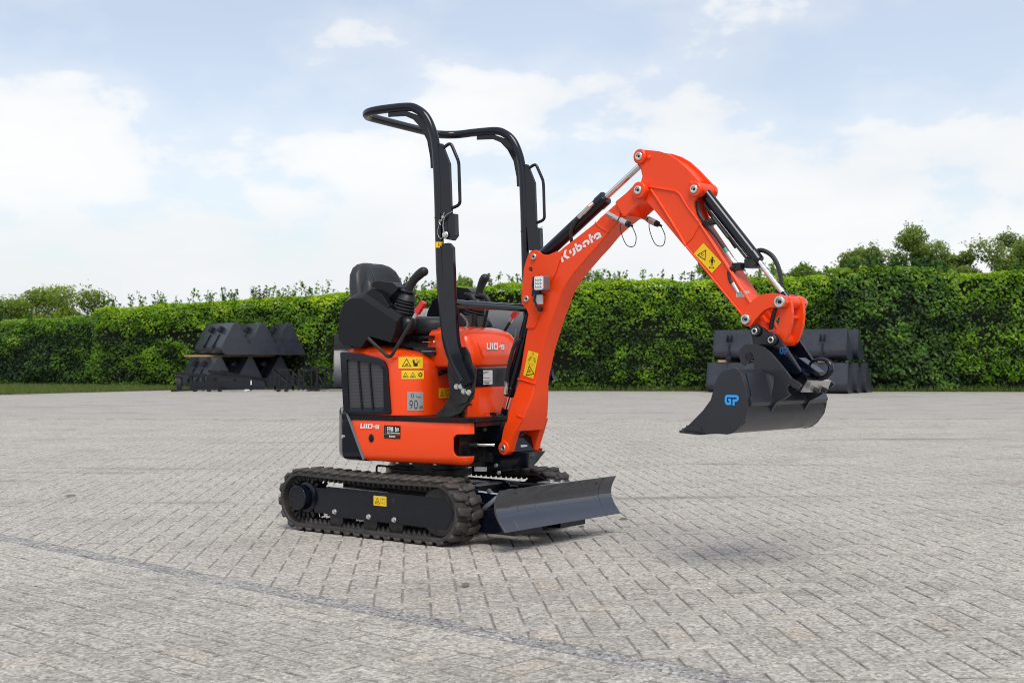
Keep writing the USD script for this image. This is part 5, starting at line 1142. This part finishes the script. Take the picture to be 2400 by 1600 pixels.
# ------------------------------------------------------------------ cylinders and hoses
def cylinder(p0, p1, r, frac, rr, name, eye0=.028, eye1=.024, flip=False, y=0.0):
    p0, p1 = np.array([p0[0], y, p0[1]]), np.array([p1[0], y, p1[1]]); d_ = p1 - p0; L = np.linalg.norm(d_); d_ /= L; m = p0 + d_*L*frac
    c = MB().cyl(p0 + d_*eye0*.6, m, r, 28).rev([(r*1.10, -.045), (r*1.10, .0), (r*1.02, .004), (rr*1.2, .006)], m, d_, 28).cyl(p0 + (0, -.038, 0), p0 + (0, .038, 0), eye0, 24).build(name, 'navy', EX, B, smooth=40)
    MB().cyl(m, p1 - d_*eye1*1.6, rr, 20).build('rod', 'chrome', c, B, smooth=60)
    MB().cyl(p1 - d_*eye1*2.3, p1 - d_*eye1*.6, rr*1.25, 16).cyl(p1 + (0, -.036, 0), p1 + (0, .036, 0), eye1, 24).build('rod_eye', 'navy', c, B, smooth=40)
    return c, p0, d_, L
bc, p0, d_, L = cylinder((.709, 1.235), (.487, .616), .031, .80, .0145, 'boom_cylinder')
MB().tube(spline([(.66, -.050, 1.03), (.628, -.062, 1.0), (.600, -.064, .93), (.580, -.062, .86), (.568, -.058, .805)], 6), .0095, 10).build('hydraulic_hose', 'hose', bc, B)
MB().cyl((.568, -.058, .812), (.558, -.055, .765), .0105, 12).cyl((.561, -.056, .782), (.553, -.054, .745), .0125, 6).build('hose_fitting', 'zinc', bc, B)
MB().tube([(.618, -.036, 1.08), (.545, -.038, .79)], .006, 10).build('hydraulic_pipe', 'greysteel', bc, B)
ac, p0, d_, L = cylinder((.758, 1.448), (1.430, 1.889), .0335, .615, .0150, 'arm_cylinder')
MB().tube(spline([(.985, -.030, 1.500), (.992, -.050, 1.555), (1.015, -.052, 1.60), (1.050, -.050, 1.635)], 6), .009, 10).build('hydraulic_hose', 'hose', ac, B)
MB().cyl((1.043, -.050, 1.628), (1.075, -.047, 1.655), .0105, 12).cyl((1.070, -.047, 1.650), (1.110, -.044, 1.680), .0125, 6).cyl((1.105, -.044, 1.678), (1.118, -.03, 1.695), .0105, 12).build('hose_fitting', 'zinc', ac, B)
kc, p0, d_, L = cylinder((1.743, 1.706), (2.201, 1.176), .0270, .64, .0125, 'bucket_cylinder', .030, .026)
MB().tube([p0 + d_*.06 + np.array([-.024, -.014, -.020]), p0 + d_*(L*.60) + np.array([-.024, -.014, -.020])], .006, 10).build('hydraulic_pipe', 'black', kc, B)
MB().box(1.985, 2.035, -.035, .035, 1.335, 1.375).build('pipe_clamp', 'black', kc, B)
h1 = [(1.735, -.030, 1.655), (1.742, -.034, 1.60), (1.775, -.036, 1.555), (1.83, -.036, 1.495), (1.87, -.036, 1.445), (1.885, -.036, 1.425)]
MB().tube(spline(h1, 6), .0085, 10).build('hydraulic_hose', 'hose', EX, B)
MB().tube(spline([(x + .012, -y_, z + .012) for x, y_, z in h1], 6), .0085, 10).build('hydraulic_hose', 'hose', EX, B)
hf = MB().cyl((1.882, -.036, 1.428), (1.900, -.036, 1.405), .0098, 12).build('hose_fitting', 'green', EX, B)
MB().cyl((1.898, -.036, 1.408), (1.925, -.036, 1.372), .0105, 12).cyl((1.92, -.036, 1.38), (1.945, -.034, 1.350), .0128, 6).build('hose_fitting', 'zinc', EX, B)
MB().box(1.93, 1.975, -.05, -.015, 1.325, 1.36).build('hose_clamp', 'black', EX, B)
MB().cyl((1.785, -.046, 1.545), (1.785, .03, 1.565), .018, 12).build('hose_clamp', 'black', EX, B)
MB().tube(spline([(1.945, -.045, 1.345), (1.918, -.050, 1.325), (1.922, -.050, 1.285), (1.940, -.050, 1.262)], 6), .010, 10).build('hydraulic_hose', 'hose', EX, B)
MB().cyl((1.936, -.050, 1.268), (1.965, -.048, 1.225), .0105, 12).box(1.955, 2.005, -.055, -.025, 1.205, 1.232).build('hose_fitting', 'zinc', EX, B)
MB().tube(spline([(2.01, .010, 1.405), (2.045, .015, 1.415), (2.100, .015, 1.385), (2.135, .015, 1.32), (2.145, .01, 1.25), (2.135, .0, 1.18), (2.120, -.01, 1.12), (2.11, -.015, 1.06)], 6), .0105, 10).build('hydraulic_hose', 'hose', EX, B)
MB().tube([(1.815, -.032, 1.575), (1.90, -.032, 1.475)], .007, 8).build('chain_guard', 'black', EX, B)

# ------------------------------------------------------------------ bucket linkage
gl = Polygon([(2.004, 1.101), (2.012, 1.128), (2.04, 1.167), (2.071, 1.193), (2.107, 1.210), (2.152, 1.216), (2.195, 1.209), (2.222, 1.197), (2.231, 1.172), (2.217, 1.150), (2.192, 1.150), (2.152, 1.153), (2.117, 1.139), (2.092, 1.117), (2.071, 1.096), (2.058, 1.078), (2.030, 1.072), (2.010, 1.083)])
for s in (-1, 1):
    g = MB().prism(gl, s*.090, s*.064, rnd=.006).build('guide_link', 'orange', EX, B)
    pin(2.031, 1.103, s*.090, .0225, g, B, .012, s); pin(2.201, 1.176, s*.090, .0255, g, B, .012, s)
bk = Polygon([(2.178, 1.190), (2.200, 1.205), (2.225, 1.197), (2.236, 1.170), (2.240, 1.130), (2.236, 1.080), (2.222, 1.035), (2.205, 1.000), (2.185, .985), (2.160, .985), (2.143, 1.000), (2.143, 1.022), (2.158, 1.045), (2.175, 1.080), (2.182, 1.120), (2.176, 1.160)])
bl_ = MB()
for s in (-1, 1): MB().prism(bk, s*.060, s*.040, rnd=.006).build('bucket_link', 'orange', EX, B)
MB().cyl((2.21, -.05, 1.110), (2.21, .05, 1.110), .009, 14).cyl((2.201, -.066, 1.176), (2.201, .066, 1.176), .028, 28).cyl((2.164, -.050, 1.011), (2.164, .050, 1.011), .028, 28).build('link_tube', 'orange', EX, B)

# ------------------------------------------------------------------ quick coupler
cp = Polygon([(2.052, 1.052), (2.060, 1.072), (2.078, 1.084), (2.111, 1.066), (2.136, 1.046), (2.160, 1.042), (2.184, 1.032), (2.200, 1.012), (2.305, .872), (2.275, .862), (2.20, .885), (2.100, .955), (2.066, .985), (2.060, 1.02)])
co = MB().prism([(2.08, .985), (2.115, .990), (2.300, .878), (2.290, .850), (2.25, .835), (2.10, .94)], -.072, .072).build('quick_coupler', 'navy', EX, B)
for s in (-1, 1):
    e = MB().prism(cp, s*.090, s*.074, rnd=.004).build('coupler_plate', 'navy', co, B)
    for x, z in ((2.082, 1.050), (2.164, 1.011)):
        MB().rev([(.025, -.001), (.025, .012), (.021, .016), (.010, .016)], (x, s*.090, z), (0, s, 0), 28).build('bushing', 'rubber_grip', e, B)
        pin(x, z, s*.104, .015, e, B, .004, s)
MB().obox((2.112, -.060, .972), (2.318, -.060, .850), .030, .022).obox((2.112, .060, .972), (2.318, .060, .850), .030, .022).build('coupler_rail', 'navy', co, B)
MB().prism([(2.296, .786), (2.312, .812), (2.330, .838), (2.352, .834), (2.340, .808), (2.332, .786)], -.085, .085).build('wedge_block', 'zinc', co, B)
MB().prism([(2.25, .79), (2.262, .85), (2.325, .848), (2.30, .80)], -.070, .070).build('coupler_foot', 'black', co, B)
for y in (-.035, .035): MB().cyl((2.325, y, .800), (2.355, y, .790), .012, 6).build('bolt', 'ink', co, B)
fg = (lambda S, a=-.50: np.c_[2.197 + S[:, 0]*.88 + S[:, 1]*.15, -.0905 - S[:, 2], .950 - S[:, 0]*.05 + S[:, 1]])
def gp(mb, fn, H_, h):
    k = H_*.24; P = [strokes([[(H_*.86, H_ - k/2)] + [(k, H_ - k/2), (k/2, H_*.72), (k/2, H_*.30), (k, k/2), (H_*.62, k/2), (H_*.62, H_*.52), (H_*.40, H_*.52)]], k, join='round')]
    P.append(strokes([[(H_*.86, H_ - k/2), (H_*1.36, H_ - k/2), (H_*1.50, H_*.80), (H_*1.50, H_*.62), (H_*1.36, H_*.46), (H_*1.02, H_*.46), (H_*1.02, -H_*.04)]], k, join='round'))
    for p in P: lay(mb, p, fn, h)
    return mb
gp(MB(), fg, .030, .0012).build('logo', 'dblue', co, B, smooth=0)
ringp = [(2.296, 0, .905), (2.312, 0, .920), (2.338, 0, .926), (2.366, 0, .924), (2.388, 0, .908), (2.395, 0, .888), (2.388, 0, .866), (2.368, 0, .850), (2.345, 0, .846), (2.320, 0, .862), (2.302, 0, .880)]
MB().tube(spline(ringp, 5, True), np.interp(np.arange(55)/55, [0, .25, .5, .75, 1], [.006, .008, .014, .010, .006]), 10, closed=True).build('lifting_hook', 'navy', co, B, smooth=60)
MB().obox((2.250, .0, .925), (2.345, .0, .862), .06, .022).build('lock_bar', 'navy', co, B)

# ------------------------------------------------------------------ bucket
BW = .326
bo_ = MB()
prof = np.array([(1.851, .618), (1.90, .613), (1.97, .611), (2.038, .610), (2.089, .610), (2.119, .617), (2.148, .638), (2.170, .662), (2.184, .690), (2.190, .723), (2.188, .762), (2.178, .804), (2.166, .842), (2.156, .868), (2.140, .884)])
# smooth shell line
pf = spline(np.c_[prof, np.zeros(len(prof))], 4)[:, :2]
dn = np.gradient(pf, axis=0); dn /= np.linalg.norm(dn, axis=1, keepdims=True); inn = pf + np.c_[-dn[:, 1], dn[:, 0]]*.007
n = len(pf); v = [(q[0], y, q[1]) for P_ in (pf, inn) for y in (-BW, BW) for q in P_]; f = []
for i in range(n - 1): f += [[i, i+1, n+i+1, n+i], [2*n+i, 3*n+i, 3*n+i+1, 2*n+i+1], [i, 2*n+i, 2*n+i+1, i+1], [n+i, n+i+1, 3*n+i+1, 3*n+i]]
f += [[0, n, 3*n, 2*n], [n-1, 3*n-1, 4*n-1, 2*n-1]]
bu = MB().add(v, f).build('bucket', 'bucket', EX, B, smooth=40)
sidep = Polygon([(1.851, .618), (1.888, .636), (1.966, .705), (2.007, .753), (2.028, .819), (2.045, .855), (2.063, .873), (2.124, .890), (2.139, .887), (2.158, .869), (2.179, .804), (2.190, .762), (2.193, .723), (2.181, .679), (2.148, .637), (2.119, .615), (2.089, .607), (2.038, .608), (1.97, .609), (1.90, .611)])
for s in (-1, 1): MB().prism(sidep, s*(BW + .012), s*BW).build('side_plate', 'bucket', bu, B)
MB().prism([(1.845, .616), (1.950, .6085), (1.950, .5995), (1.848, .605)], -BW - .016, BW + .016).build('cutting_edge', 'bucket', bu, B)
MB().prism([(1.885, .640), (1.955, .635), (1.965, .614), (1.88, .618)], -BW - .018, -BW - .0125).build('wear_plate', 'bucket', bu, B)
gp(MB(), on_side(2.079, .733, -BW - .0125), .043, .0014).build('logo', 'blue', bu, B, smooth=0)
earp = Polygon([(2.066, .903), (2.056, .897), (2.038, .914), (2.028, .945), (2.033, .967), (2.056, .989), (2.082, .995), (2.112, .992), (2.152, .980), (2.187, .957), (2.217, .927), (2.261, .880), (2.290, .846), (2.318, .832), (2.338, .818), (2.318, .800), (2.296, .806), (2.280, .822), (2.268, .812), (2.27, .79), (2.285, .775), (2.246, .755), (2.215, .740), (2.19, .70), (2.172, .73), (2.150, .87), (2.109, .877), (2.104, .905), (2.107, .925), (2.100, .936), (2.090, .920), (2.078, .907)])
for y in (-.15, .138):
    MB().prism(earp, y, y + .012, rnd=.003).build('hook_ear', 'bucket', bu, B)
MB().cyl((2.082, -.15, .938), (2.082, .15, .938), .021, 24).build('hook_pin', 'bucket', bu, B)
MB().prism([(2.184, .765), (2.196, .770), (2.206, .745), (2.196, .728)], -BW, BW).build('weld_strip', 'bucket', bu, B)
for s in (-1, 1):
    MB().add([(2.160, s*.15, .870), (2.192, s*.15, .765), (2.215, s*.155, .850), (2.160, s*.30, .872), (2.192, s*.31, .765)], [[0, 1, 2, 2], [0, 3, 4, 1]]).build('stiffener', 'bucket', bu, B, smooth=0)
